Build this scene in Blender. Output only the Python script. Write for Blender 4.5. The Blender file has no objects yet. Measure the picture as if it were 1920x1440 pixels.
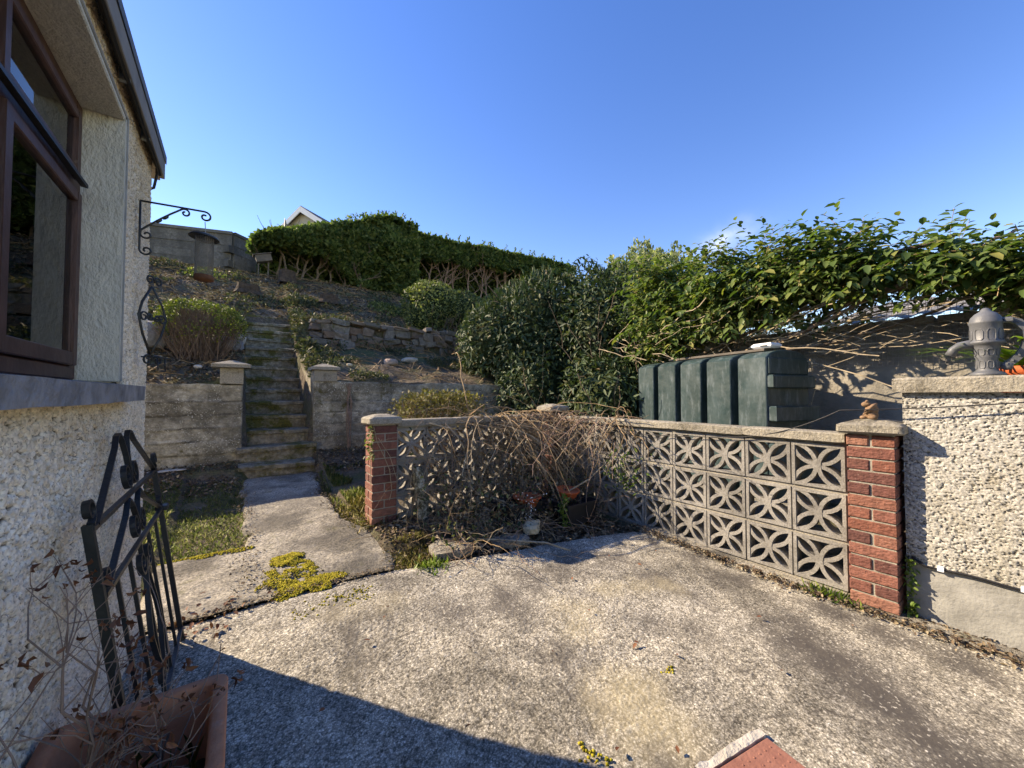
import bpy, bmesh, math, random
import numpy as np
from mathutils import Vector, Matrix
random.seed(7); rng = np.random.default_rng(7)
R = math.radians
scene = bpy.context.scene
COL = scene.collection

# ------------------------------------------------------------------ camera, sky, sun, exposure
YAW, PITCH, CAMH = 35.8, 1.59, 1.25
cam = bpy.data.cameras.new('camera'); camo = bpy.data.objects.new('camera', cam); COL.objects.link(camo)
camo.location = (0, 0, CAMH); camo.rotation_euler = (R(90 + PITCH), 0, R(-YAW))
cam.sensor_width = 36; cam.lens = 13.52; cam.clip_start = 0.02; cam.clip_end = 1500
scene.camera = camo

SUN_AZ, SUN_EL = -37.9, 31.0        # azimuth from +Y towards +X
world = bpy.data.worlds.new('World'); scene.world = world; world.use_nodes = True
wt = world.node_tree; wt.nodes.clear()
wo = wt.nodes.new('ShaderNodeOutputWorld'); wb = wt.nodes.new('ShaderNodeBackground')
sky = wt.nodes.new('ShaderNodeTexSky'); sky.sky_type = 'NISHITA'; sky.sun_disc = False
sky.sun_elevation = R(SUN_EL); sky.sun_rotation = R(SUN_AZ); sky.altitude = 0
sky.air_density = 1.0; sky.dust_density = 0.05; sky.ozone_density = 2.5
wb.inputs['Strength'].default_value = 0.142
# one small wisp of cloud low over the climber
tc = wt.nodes.new('ShaderNodeTexCoord')
def wmath(op, a, b=None, c=None):
    n = wt.nodes.new('ShaderNodeMath'); n.operation = op
    for i, v in enumerate((a, b, c)):
        if v is None: continue
        if isinstance(v, (int, float)): n.inputs[i].default_value = v
        else: wt.links.new(v, n.inputs[i])
    return n.outputs[0]
def wdot(vec):
    n = wt.nodes.new('ShaderNodeVectorMath'); n.operation = 'DOT_PRODUCT'
    wt.links.new(tc.outputs['Generated'], n.inputs[0]); n.inputs[1].default_value = vec
    return n.outputs['Value']
cdir = Vector((0.862, 0.412, 0.333)).normalized(); cright = Vector((0, 0, 1)).cross(cdir).normalized() * -1; cup = cright.cross(cdir).normalized()
cr = wdot(cright); cu = wdot(cup)
ax = wmath('SUBTRACT', wmath('MULTIPLY', cr, 0.93), wmath('MULTIPLY', cu, -0.36))
ay = wmath('ADD', wmath('MULTIPLY', cr, -0.36), wmath('MULTIPLY', cu, 0.93))
nz = wt.nodes.new('ShaderNodeTexNoise'); nz.inputs['Scale'].default_value = 26; nz.inputs['Detail'].default_value = 7
wt.links.new(tc.outputs['Generated'], nz.inputs['Vector'])
d2 = wmath('ADD', wmath('POWER', wmath('MULTIPLY', ax, 17), 2), wmath('POWER', wmath('MULTIPLY', ay, 42), 2))
cm = wmath('MULTIPLY', wmath('EXPONENT', wmath('MULTIPLY', d2, -1.0)), wmath('MULTIPLY', wmath('POWER', nz.outputs['Fac'], 2.2), .6))
cm = wmath('MULTIPLY', cm, wmath('GREATER_THAN', wdot(cdir), 0.5))
mx = wt.nodes.new('ShaderNodeMix'); mx.data_type = 'RGBA'
wt.links.new(cm, mx.inputs['Factor']); mx.inputs['B'].default_value = (6.2, 7.0, 8.2, 1)
hs = wt.nodes.new('ShaderNodeHueSaturation'); hs.inputs['Saturation'].default_value = 1.33; hs.inputs['Hue'].default_value = 0.520
wt.links.new(sky.outputs[0], hs.inputs['Color'])
wt.links.new(hs.outputs[0], mx.inputs['A'])
wt.links.new(mx.outputs['Result'], wb.inputs['Color']); wt.links.new(wb.outputs[0], wo.inputs['Surface'])

sl = bpy.data.lights.new('sun', 'SUN'); so = bpy.data.objects.new('sun', sl); COL.objects.link(so)
sl.energy = 3.7; sl.angle = R(0.53); sl.color = (1.0, 0.98, 0.95)
sd = Vector((math.sin(R(SUN_AZ)) * math.cos(R(SUN_EL)), math.cos(R(SUN_AZ)) * math.cos(R(SUN_EL)), math.sin(R(SUN_EL))))
so.rotation_euler = sd.to_track_quat('Z', 'Y').to_euler(); so.location = sd * 40
vs = scene.view_settings
vs.view_transform = 'Standard'; vs.look = 'None'; vs.gamma = 1.0; vs.exposure = 1.5; vs.use_curve_mapping = False
vs.use_white_balance = True; vs.white_balance_temperature = 9800; vs.white_balance_tint = 12
scene.cycles.use_denoising = True
try: scene.cycles.denoiser = 'OPENIMAGEDENOISE'
except Exception: pass
scene.cycles.max_bounces = 6; scene.cycles.transparent_max_bounces = 8
scene.cycles.use_adaptive_sampling = True; scene.cycles.adaptive_threshold = 0.02
scene.cycles.sample_clamp_indirect = 6.0

# ------------------------------------------------------------------ numeric helpers
def hsh(ix, iy, s=0):
    v = np.sin(ix * 127.1 + iy * 311.7 + s * 74.7) * 43758.5453
    return v - np.floor(v)
def vnoise(x, y, s=0):
    x = np.asarray(x, float); y = np.asarray(y, float)
    ix, iy = np.floor(x), np.floor(y); fx, fy = x - ix, y - iy
    fx = fx * fx * (3 - 2 * fx); fy = fy * fy * (3 - 2 * fy)
    a = hsh(ix, iy, s); b = hsh(ix + 1, iy, s); c = hsh(ix, iy + 1, s); d = hsh(ix + 1, iy + 1, s)
    return (a * (1 - fx) + b * fx) * (1 - fy) + (c * (1 - fx) + d * fx) * fy
def fbm(x, y, o=4, s=0):
    t = 0; a = 0.5
    for i in range(o):
        t = t + a * (vnoise(np.asarray(x) * 2 ** i, np.asarray(y) * 2 ** i, s + i * 13) - 0.5) * 2; a *= 0.5
    return t
def n3(p, f, s=0):
    p = np.asarray(p, float)
    return (fbm(p[..., 0] * f + p[..., 2] * f * .7, p[..., 1] * f - p[..., 2] * f * .6, 3, s) +
            fbm(p[..., 2] * f + 9.1, p[..., 0] * f * .8 + p[..., 1] * f * .5, 3, s + 5)) * .7
def pebbles(U, V, cell, s=0):
    gx, gy = np.floor(U / cell), np.floor(V / cell)
    best = np.full(U.shape, 9.0); rid = np.zeros(U.shape)
    for dx in (-1, 0, 1):
        for dy in (-1, 0, 1):
            cx, cy = gx + dx, gy + dy
            jx = (cx + .5 + (hsh(cx, cy, s) - .5) * .9) * cell; jy = (cy + .5 + (hsh(cx, cy, s + 3) - .5) * .9) * cell
            el = .7 + .6 * hsh(cx, cy, s + 8)
            d = np.sqrt(((U - jx) * el) ** 2 + ((V - jy) / el) ** 2) / cell
            m = d < best; best = np.where(m, d, best); rid = np.where(m, hsh(cx, cy, s + 6), rid)
    h = np.sqrt(np.clip(1 - (best / .72) ** 2, 0, 1)) * (.35 + .65 * rid)
    return h, rid

# ------------------------------------------------------------------ object helpers
ORG = {}
def tag(o, label=None, cat=None, group=None, kind=None):
    if label: o['label'] = label
    if cat: o['category'] = cat
    if group: o['group'] = group
    if kind: o['kind'] = kind
    return o
def thing(name, label, cat, loc, group=None):
    o = bpy.data.objects.new(name, None); COL.objects.link(o); o.empty_display_size = .1
    o.location = loc; ORG[o.name] = Vector(loc)
    return tag(o, label, cat, group)
def raw_mesh(name, V, faces, smooth=False):
    me = bpy.data.meshes.new(name)
    V = np.asarray(V, dtype=np.float32).reshape(-1, 3)
    if isinstance(faces, np.ndarray):
        n, p = faces.shape
        me.vertices.add(len(V)); me.vertices.foreach_set('co', V.ravel())
        me.loops.add(n * p); me.loops.foreach_set('vertex_index', faces.astype(np.int32).ravel())
        me.polygons.add(n); me.polygons.foreach_set('loop_start', np.arange(0, n * p, p, dtype=np.int32))
        try: me.polygons.foreach_set('loop_total', np.full(n, p, dtype=np.int32))
        except Exception: pass
        me.update(calc_edges=True)
    else:
        me.from_pydata(V.tolist(), [], faces); me.update()
    if smooth: me.polygons.foreach_set('use_smooth', np.ones(len(me.polygons), dtype=bool))
    return me
def mk(name, V, faces, mat, parent=None, smooth=False, attrs=None, label=None, cat=None, kind=None, group=None):
    V = np.array(V, dtype=np.float64).reshape(-1, 3)
    if parent is not None: org = ORG[parent.name]
    else:
        mn, mxx = V.min(0), V.max(0); org = Vector(((mn[0] + mxx[0]) / 2, (mn[1] + mxx[1]) / 2, mn[2]))
    me = raw_mesh(name, V - np.array(org), faces, smooth)
    if attrs:
        for k, a in attrs.items():
            at = me.attributes.new(k, 'FLOAT', 'POINT'); at.data.foreach_set('value', np.asarray(a, dtype=np.float32))
    if mat is not None: me.materials.append(mat)
    o = bpy.data.objects.new(name, me); COL.objects.link(o)
    if parent is not None: o.parent = parent
    else: o.location = org
    ORG[o.name] = Vector(org)
    return tag(o, label, cat, group, kind)
def inst(name, me, parent, wloc, rotz=0, rot=None, scale=None):
    o = bpy.data.objects.new(name, me); COL.objects.link(o)
    if parent is not None:
        o.parent = parent; o.location = Vector(wloc) - ORG[parent.name]
    else: o.location = wloc
    o.rotation_euler = rot if rot else (0, 0, rotz)
    if scale: o.scale = scale
    ORG[o.name] = Vector(wloc)
    return o

class MB:
    def __init__(s): s.v = []; s.f = []
    def add(s, V, F):
        k = len(s.v); s.v.extend([tuple(p) for p in V]); s.f.extend([tuple(i + k for i in f) for f in F]); return s
    def box(s, a, b, bev=0.0, M=None):
        x0, y0, z0 = a; x1, y1, z1 = b
        if bev <= 0:
            V = [(x, y, z) for z in (z0, z1) for x, y in ((x0, y0), (x1, y0), (x1, y1), (x0, y1))]
            F = [(3, 2, 1, 0), (4, 5, 6, 7), (0, 1, 5, 4), (1, 2, 6, 5), (2, 3, 7, 6), (3, 0, 4, 7)]
        else:
            e = min(bev, (x1 - x0) * .45, (y1 - y0) * .45, (z1 - z0) * .45)
            def ring(z, i): return [(x0 + i, y0 + i, z), (x1 - i, y0 + i, z), (x1 - i, y1 - i, z), (x0 + i, y1 - i, z)]
            V = ring(z0, e) + ring(z0 + e, 0) + ring(z1 - e, 0) + ring(z1, e)
            F = [(3, 2, 1, 0), (12, 13, 14, 15)]
            for r in range(3):
                for k in range(4): F.append((r * 4 + k, r * 4 + (k + 1) % 4, r * 4 + 4 + (k + 1) % 4, r * 4 + 4 + k))
        if M is not None: V = [tuple(M @ Vector(p)) for p in V]
        return s.add(V, F)
    def tube(s, pts, r, n=5, cap=True, flat=None):
        P = [Vector(p) for p in pts]; m = len(P)
        if m < 2: return s
        rr = r if isinstance(r, (list, tuple)) else [r] * m
        V = []; up = None
        for i in range(m):
            t = (P[min(i + 1, m - 1)] - P[max(i - 1, 0)])
            if t.length < 1e-9: t = Vector((0, 0, 1))
            t.normalize()
            if up is None:
                up = Vector((0, 0, 1)) if abs(t.z) < .9 else Vector((1, 0, 0))
                if flat is not None: up = Vector(flat)
            a = up - t * up.dot(t)
            if a.length < 1e-6: a = t.orthogonal()
            a.normalize(); b = t.cross(a); up = a
            for k in range(n):
                g = 2 * math.pi * (k + .5) / n
                w = 1.0 if flat is None else 1.9
                V.append(P[i] + (a * math.cos(g) * w + b * math.sin(g)) * rr[i])
        F = []
        for i in range(m - 1):
            for k in range(n): F.append((i * n + k, i * n + (k + 1) % n, (i + 1) * n + (k + 1) % n, (i + 1) * n + k))
        if cap:
            F.append(tuple(range(n - 1, -1, -1))); F.append(tuple((m - 1) * n + k for k in range(n)))
        return s.add(V, F)
    def lathe(s, prof, c, n=24, caps=True, M=None):
        V = []; F = []
        for r, z in prof:
            for k in range(n):
                g = 2 * math.pi * k / n; V.append(Vector((r * math.cos(g), r * math.sin(g), z)))
        for i in range(len(prof) - 1):
            for k in range(n): F.append((i * n + k, i * n + (k + 1) % n, (i + 1) * n + (k + 1) % n, (i + 1) * n + k))
        if caps:
            F.append(tuple(range(n - 1, -1, -1))); F.append(tuple((len(prof) - 1) * n + k for k in range(n)))
        if M is not None: V = [M @ p for p in V]
        c = Vector(c); return s.add([p + c for p in V], F)
    def build(s, name, mat, parent=None, smooth=False, **k):
        return mk(name, s.v, s.f, mat, parent, smooth, **k)

def grid_faces(nu, nv):
    i = np.arange((nu - 1) * (nv - 1)); a = (i // (nv - 1)) * nv + i % (nv - 1)
    return np.stack([a, a + nv, a + nv + 1, a + 1], 1)
def frames(d, hint):
    d = d / np.linalg.norm(d, axis=1, keepdims=True)
    z = hint - (hint * d).sum(1, keepdims=True) * d
    l = np.linalg.norm(z, axis=1, keepdims=True); z = np.where(l < 1e-4, np.array([[.3, .5, .8]]), z); z = z / np.linalg.norm(z, axis=1, keepdims=True)
    y = np.cross(z, d)
    return np.stack([d, y, z], 2)
def batch(tv, tf, pos, Rm, sc):
    tv = np.asarray(tv, float); tf = np.asarray(tf)
    n = len(pos); sc = np.broadcast_to(np.asarray(sc, float).reshape(-1, 1, 1) if np.ndim(sc) else sc, (n, 1, 1)) if np.ndim(sc) else np.full((n, 1, 1), sc)
    V = pos[:, None, :] + np.einsum('nij,kj->nki', Rm, tv) * sc
    F = tf[None] + (np.arange(n) * len(tv))[:, None, None]
    return V.reshape(-1, 3), F.reshape(-1, tf.shape[1])
def leaf_t(w, fold=.12, droop=.1):
    V = [(0, 0, 0), (.5, 0, -.01), (1, 0, -droop), (.28, w * .46, fold * w), (.68, w * .40, fold * w - droop * .4), (.28, -w * .46, fold * w), (.68, -w * .40, fold * w - droop * .4)]
    return V, [(0, 1, 2, 4, 3), (0, 5, 6, 2, 1)]
def unit(n):
    v = rng.normal(size=(n, 3)); return v / np.linalg.norm(v, axis=1, keepdims=True)
OCT = ([(1, 0, 0), (0, 1, 0), (-1, 0, 0), (0, -1, 0), (0, 0, .8), (0, 0, -.4)], [(0, 1, 4), (1, 2, 4), (2, 3, 4), (3, 0, 4), (1, 0, 5), (2, 1, 5), (3, 2, 5), (0, 3, 5)])

# ------------------------------------------------------------------ materials
def L(nt, a, b): nt.links.new(a, b)
class Mat:
    def __init__(s, name, rough=.8, spec=.3, metal=0):
        s.m = bpy.data.materials.new(name); s.m.use_nodes = True; s.t = s.m.node_tree
        s.b = s.t.nodes['Principled BSDF']; s.b.inputs['Roughness'].default_value = rough
        s.b.inputs['Specular IOR Level'].default_value = spec; s.b.inputs['Metallic'].default_value = metal
        s.geo = s.t.nodes.new('ShaderNodeNewGeometry'); s.col = None; s.h = None
    def put(s, sock, v):
        if hasattr(v, 'links') or hasattr(v, 'is_linked'): s.t.links.new(v, sock)
        else:
            try: sock.default_value = v
            except Exception: sock.default_value = (*v, 1) if len(v) == 3 else v
    def pos(s, sc=(1, 1, 1), off=(0, 0, 0)):
        n = s.t.nodes.new('ShaderNodeMapping'); n.inputs['Scale'].default_value = sc; n.inputs['Location'].default_value = off
        L(s.t, s.geo.outputs['Position'], n.inputs['Vector']); return n.outputs[0]
    def noise(s, scale, detail=5, rough=.55, sc=(1, 1, 1), off=(0, 0, 0), dist=0):
        n = s.t.nodes.new('ShaderNodeTexNoise'); n.inputs['Scale'].default_value = scale; n.inputs['Detail'].default_value = detail
        n.inputs['Roughness'].default_value = rough; n.inputs['Distortion'].default_value = dist
        L(s.t, s.pos(sc, off), n.inputs['Vector']); return n.outputs['Fac']
    def voro(s, scale, feat='F1', out='Distance', sc=(1, 1, 1)):
        n = s.t.nodes.new('ShaderNodeTexVoronoi'); n.feature = feat; n.inputs['Scale'].default_value = scale
        L(s.t, s.pos(sc), n.inputs['Vector']); return n.outputs[out]
    def attr(s, name):
        n = s.t.nodes.new('ShaderNodeAttribute'); n.attribute_name = name; return n.outputs['Fac']
    def ramp(s, fac, stops, interp='LINEAR'):
        n = s.t.nodes.new('ShaderNodeValToRGB'); r = n.color_ramp; r.interpolation = interp
        while len(r.elements) < len(stops): r.elements.new(.5)
        for e, (p, c) in zip(r.elements, stops):
            e.position = p; e.color = (*c, 1) if not isinstance(c, (int, float)) else (c, c, c, 1)
        L(s.t, fac, n.inputs['Fac']); return n.outputs['Color']
    def mix(s, fac, a, b, mode='MIX'):
        n = s.t.nodes.new('ShaderNodeMix'); n.data_type = 'RGBA'; n.blend_type = mode
        for k, v in (('Factor', fac), ('A', a), ('B', b)):
            sock = n.inputs[k]
            sock = [i for i in n.inputs if i.name == k and (i.type == 'RGBA' or k == 'Factor' and i.type == 'VALUE')][0]
            if isinstance(v, (int, float)): sock.default_value = v if k == 'Factor' else (v, v, v, 1)
            elif isinstance(v, tuple): sock.default_value = (*v, 1)
            else: L(s.t, v, sock)
        return [o for o in n.outputs if o.type == 'RGBA'][0]
    def math(s, op, a, b=0.0):
        n = s.t.nodes.new('ShaderNodeMath'); n.operation = op
        for i, v in enumerate((a, b)):
            if isinstance(v, (int, float)): n.inputs[i].default_value = v
            else: L(s.t, v, n.inputs[i])
        return n.outputs[0]
    def island(s): return s.geo.outputs['Random Per Island']
    def objrnd(s):
        n = s.t.nodes.new('ShaderNodeObjectInfo'); return n.outputs['Random']
    def jitter(s, col, fac, amt):
        return s.mix(1.0, col, s.ramp(fac, [(0, 1 - amt), (1, 1 + amt * .6)]), 'MULTIPLY')
    def bump(s, h, dist=.01, strength=1.0):
        n = s.t.nodes.new('ShaderNodeBump'); n.inputs['Distance'].default_value = dist; n.inputs['Strength'].default_value = strength
        L(s.t, h, n.inputs['Height'])
        if s.h is not None: L(s.t, s.h, n.inputs['Normal'])
        s.h = n.outputs[0]; return s
    def done(s, col=None, rough=None):
        if col is not None: s.put(s.b.inputs['Base Color'], col if not isinstance(col, tuple) else (*col, 1))
        if rough is not None: s.put(s.b.inputs['Roughness'], rough)
        if s.h is not None: L(s.t, s.h, s.b.inputs['Normal'])
        return s.m
def simple(name, c, rough=.7, spec=.3, metal=0, var=.25, scale=8, bump=None):
    m = Mat(name, rough, spec, metal)
    col = m.ramp(m.noise(scale), [(.25, tuple(x * (1 - var) for x in c)), (.75, tuple(min(1, x * (1 + var)) for x in c))])
    if bump: m.bump(m.noise(bump[0], 4), bump[1])
    return m.done(col)
def leafmat(name, stops, rough=.5, trans=.35, spec=.3):
    m = Mat(name, rough, spec)
    col = m.ramp(m.island(), stops)
    col = m.jitter(col, m.noise(2.2, 2), .25)
    m.done(col)
    tr = m.t.nodes.new('ShaderNodeBsdfTranslucent'); L(m.t, m.mix(1.0, col, (.85, 1.0, .45), 'MULTIPLY'), tr.inputs['Color'])
    mxs = m.t.nodes.new('ShaderNodeMixShader'); mxs.inputs[0].default_value = trans
    L(m.t, m.b.outputs[0], mxs.inputs[1]); L(m.t, tr.outputs[0], mxs.inputs[2])
    L(m.t, mxs.outputs[0], m.t.nodes['Material Output'].inputs['Surface'])
    return m.m

def spot(m, pts, w, soft=.5, warp=.12, wf=3.0):
    """mask round a polyline of stain and painted-shade points (world x, y), ragged by noise"""
    sp = m.t.nodes.new('ShaderNodeSeparateXYZ'); L(m.t, m.geo.outputs['Position'], sp.inputs[0])
    nx_, ny_ = m.noise(wf, 5, .6), m.noise(wf, 5, .6, off=(13, 5, 0))
    x = m.math('ADD', sp.outputs[0], m.math('MULTIPLY', m.math('SUBTRACT', nx_, .5), warp * 4)); y = m.math('ADD', sp.outputs[1], m.math('MULTIPLY', m.math('SUBTRACT', ny_, .5), warp * 4)); best = None
    for (px, py) in pts:
        d = m.math('SQRT', m.math('ADD', m.math('POWER', m.math('SUBTRACT', x, px), 2.0), m.math('POWER', m.math('SUBTRACT', y, py), 2.0))); best = d if best is None else m.math('MINIMUM', best, d)
    return m.ramp(m.math('DIVIDE', best, w * 2), [(.5 - soft * .4, 1.0), (.5 + soft * .3, 0.0)])
def m_patio():
    m = Mat('exposed_aggregate_concrete', .92, .2)
    rid, ht, wear = m.attr('rid'), m.attr('ht'), m.attr('wear')
    base = m.ramp(rid, [(0, (.13, .117, .095)), (.25, (.34, .308, .25)), (.7, (.51, .47, .385)), (.95, (.62, .58, .49)), (1, (.76, .72, .63))])
    base = m.mix(m.ramp(ht, [(.06, 1.0), (.34, 0.0)]), base, m.mix(wear, (.42, .385, .31), (.215, .196, .158)))
    vc = m.voro(165, out='Color'); sv_ = m.t.nodes.new('ShaderNodeSeparateColor'); L(m.t, vc, sv_.inputs[0])
    base = m.mix(1.0, base, m.ramp(sv_.outputs[0], [(0, .48), (.25, .84), (.6, 1.15), (.88, 1.4), (1, 1.75)]), 'MULTIPLY')
    base = m.mix(1.0, base, m.ramp(m.voro(165), [(.25, 1.12), (.62, .62)]), 'MULTIPLY')
    base = m.mix(1.0, base, m.ramp(m.noise(1.15, 6, .6, dist=.6), [(.36, .5), (.48, .86), (.6, 1.0)]), 'MULTIPLY')
    base = m.mix(1.0, base, m.ramp(m.noise(9, 6, .7), [(.34, .6), (.56, 1.0)]), 'MULTIPLY')
    dark = m.ramp(m.noise(2.7, 6, .7, sc=(1.0, .45, 1), off=(3, 1, 0)), [(.54, 0.0), (.66, .7)])
    base = m.mix(dark, base, (.085, .076, .066))
    grit = m.ramp(rid, [(.0, 1.0), (.8, 1.0), (.9, .35)])
    for pts, w, k in (([(2.38, .78), (2.28, .62), (2.18, .45), (2.08, .28), (1.98, .1)], .19, .95), ([(2.82, .75), (2.80, .5), (2.78, .25), (2.76, 0)], .13, .85), ([(1.22, .66), (1.05, .72)], .10, .8), ([(2.80, 2.0), (2.85, 1.6), (2.86, 1.2)], .10, .7), ([(1.85, 1.25), (2.0, 1.1)], .12, .5), ([(1.0, 1.95), (1.3, 1.85), (1.6, 2.0), (1.9, 2.0), (2.2, 1.95)], .16, .6)):  # the short tile patch and the back band are shade painted into the colour
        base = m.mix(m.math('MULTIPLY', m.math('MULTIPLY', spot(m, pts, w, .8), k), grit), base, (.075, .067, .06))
    for pts, w, k in (([(1.36, 1.02), (1.3, .92)], .17, .55), ([(1.58, 1.58), (1.5, 1.5)], .13, .4), ([(2.14, 1.54), (1.95, 1.62), (2.3, 1.45)], .10, .4), ([(.5, 2.3), (.75, 2.25)], .12, .25)):
        base = m.mix(m.math('MULTIPLY', spot(m, pts, w, .7, .08), k), base, m.mix(.55, base, (.60, .51, .31)))
    crk = m.voro(.9, 'DISTANCE_TO_EDGE', sc=(1, 1, 0)); crk = m.math('ADD', crk, m.math('MULTIPLY', m.math('SUBTRACT', m.noise(6, 5, .7), .5), .05))
    base = m.mix(m.math('MULTIPLY', m.ramp(crk, [(.001, 1.0), (.004, 0.0)]), m.ramp(m.noise(1.1, 3, .5, off=(9, 9, 0)), [(.56, 0.0), (.62, .6)])), base, (.06, .052, .045))
    m.bump(m.noise(260, 4), .0015)
    return m.done(base)
def m_path():
    m = Mat('weathered_path_concrete', .92, .2)
    base = m.ramp(m.noise(60, 6, .7), [(.36, (.12, .11, .092)), (.5, (.33, .30, .245)), (.66, (.52, .47, .38))])
    base = m.mix(1.0, base, m.ramp(m.noise(2.3, 5, .6, dist=.4), [(.38, .42), (.56, 1.0)]), 'MULTIPLY')
    base = m.mix(m.ramp(m.noise(5, 6, .7, off=(2, 4, 0)), [(.58, 0.0), (.7, .6)]), base, (.13, .125, .05))
    base = m.mix(m.ramp(m.noise(1.6, 6, .7, off=(1, 3, 0)), [(.47, 0.0), (.58, .6)]), base, (.10, .092, .08))
    m.bump(m.noise(90, 5, .7), .010).bump(m.noise(9, 4), .02)
    return m.done(base)
def m_soil():
    m = Mat('soil_and_leaf_litter', .95, .15)
    base = m.ramp(m.noise(26, 6, .7), [(.3, (.06, .046, .034)), (.55, (.15, .117, .085)), (.75, (.26, .215, .16))])
    base = m.mix(m.ramp(m.noise(1.6, 6, .65, off=(4, 0, 0)), [(.45, 0.0), (.62, .75)]), base, m.ramp(m.noise(30, 5, .7), [(.3, (.05, .065, .025)), (.7, (.13, .155, .065))]))
    m.bump(m.noise(40, 6, .7), .03).bump(m.noise(7, 5), .06)
    return m.done(base)
def m_shutter():
    m = Mat('board_marked_concrete', .92, .2)
    base = m.ramp(m.noise(11, 8, .7, sc=(1, 1, 1.25)), [(.30, (.14, .125, .095)), (.48, (.32, .29, .225)), (.66, (.54, .495, .40))])
    base = m.mix(m.ramp(m.noise(2.6, 6, .65), [(.42, .75), (.6, 0.0)]), base, (.085, .075, .058))
    sp = m.t.nodes.new('ShaderNodeSeparateXYZ'); L(m.t, m.geo.outputs['Position'], sp.inputs[0])
    zb = m.math('ADD', m.math('DIVIDE', sp.outputs[2], .165), m.math('MULTIPLY', m.math('SUBTRACT', m.noise(3, 3, .5, sc=(1, 1, .2)), .5), .35)); fr_ = m.math('FRACT', zb)
    base = m.mix(m.math('MULTIPLY', m.ramp(fr_, [(.0, 1.0), (.07, .8), (.14, 0.0), (.93, 0.0), (.98, 1.0)]), m.ramp(m.noise(3.4, 5, .65, sc=(1, 1, .5)), [(.44, 0.0), (.62, .9)])), base, (.075, .065, .05))
    base = m.mix(m.math('MULTIPLY', m.ramp(m.noise(60, 3, .6), [(.58, 0.0), (.66, .9)]), m.ramp(m.noise(4, 5, .6), [(.42, .1), (.6, 1.0)])), base, (.66, .64, .57))
    base = m.mix(m.ramp(m.noise(3.1, 6, .7, off=(5, 5, 2)), [(.60, 0.0), (.68, .85)]), base, (.075, .062, .012))
    m.bump(m.noise(45, 5, .7), .012).bump(m.noise(12, 5, sc=(1, 1, 1.4)), .02)
    return m.done(base)
def m_step():
    m = Mat('mossy_step_concrete', .92, .2)
    base = m.ramp(m.noise(12, 8, .7), [(.3, (.09, .08, .06)), (.5, (.21, .185, .14)), (.7, (.38, .345, .27))])
    base = m.mix(m.ramp(m.noise(3.0, 6, .7, off=(1, 9, 2)), [(.48, 0.0), (.58, .9)]), base, m.ramp(m.noise(50, 4), [(.3, (.04, .042, .010)), (.7, (.13, .12, .022))]))
    m.bump(m.noise(40, 5, .7), .02).bump(m.noise(9, 4), .03)
    return m.done(base)
def m_cast():
    m = Mat('grey_cast_concrete', .9, .25)
    base = m.ramp(m.noise(90, 5, .7), [(.3, (.16, .15, .135)), (.5, (.28, .265, .24)), (.72, (.38, .365, .33))])
    base = m.mix(1.0, base, m.ramp(m.noise(4, 5, .6), [(.35, .62), (.62, 1.0)]), 'MULTIPLY')
    base = m.jitter(base, m.objrnd(), .18)
    m.bump(m.noise(120, 4), .003)
    return m.done(base)
def m_coping():
    m = Mat('lichened_coping_concrete', .92, .2)
    base = m.ramp(m.noise(70, 6, .75), [(.28, (.14, .125, .10)), (.5, (.29, .265, .215)), (.75, (.44, .41, .34))])
    base = m.mix(m.ramp(m.noise(6, 6, .7), [(.55, 0.0), (.68, .8)]), base, (.10, .088, .065))
    base = m.jitter(base, m.objrnd(), .15)
    m.bump(m.noise(60, 5, .7), .01).bump(m.noise(11, 4), .012)
    return m.done(base)
def m_brick():
    m = Mat('red_rustic_brick', .88, .25)
    base = m.ramp(m.objrnd(), [(0, (.12, .052, .045)), (.25, (.19, .075, .058)), (.5, (.25, .105, .078)), (.75, (.21, .08, .055)), (1, (.30, .145, .105))])
    base = m.mix(1.0, base, m.ramp(m.noise(28, 6, .7), [(.3, .6), (.7, 1.2)]), 'MULTIPLY')
    base = m.mix(m.ramp(m.noise(75, 4, .6), [(.66, 0.0), (.74, .55)]), base, (.55, .48, .40))
    base = m.mix(m.ramp(m.noise(5, 5, .7), [(.58, 0.0), (.72, .5)]), base, (.13, .075, .05))
    m.bump(m.noise(110, 4), .004).bump(m.voro(40, sc=(1, 1, 2)), .004)
    return m.done(base)
def m_dash(name, stops, mortar, stains):
    m = Mat(name, .9, .2)
    col = m.ramp(m.attr('rid'), stops)
    col = m.mix(m.ramp(m.attr('ht'), [(.0, 1.0), (.55, 0.0)]), col, mortar)  # mortar here is the dark tone painted into low pits as shade
    for (f, off, lo, hi, k, c) in stains:
        col = m.mix(m.ramp(m.noise(f, 6, .65, off=off, sc=(1, 1, .6)), [(lo, 0.0), (hi, k)]), col, m.mix(1.0, col, c, 'MULTIPLY'))
    vc = m.voro(210, out='Color'); sv_ = m.t.nodes.new('ShaderNodeSeparateColor'); L(m.t, vc, sv_.inputs[0])
    col = m.mix(1.0, col, m.ramp(sv_.outputs[0], [(0, .45), (.18, .85), (.6, 1.0), (1, 1.12)]), 'MULTIPLY')
    sp = m.t.nodes.new('ShaderNodeSeparateXYZ'); L(m.t, m.geo.outputs['Position'], sp.inputs[0]); m.z = sp.outputs[2]
    m.c = col; m.bump(m.noise(320, 3), .0012)
    return m
def m_block():
    m = Mat('old_blockwork', .92, .2)
    base = m.ramp(m.noise(16, 6, .7), [(.3, (.10, .095, .085)), (.55, (.20, .19, .17)), (.75, (.31, .295, .26))])
    base = m.mix(m.ramp(m.noise(1.4, 5, .6, sc=(1, 1, .4)), [(.45, .7), (.62, 0.0)]), base, (.085, .08, .07))
    base = m.jitter(base, m.objrnd(), .25)
    m.bump(m.noise(50, 5), .01)
    return m.done(base)
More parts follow.
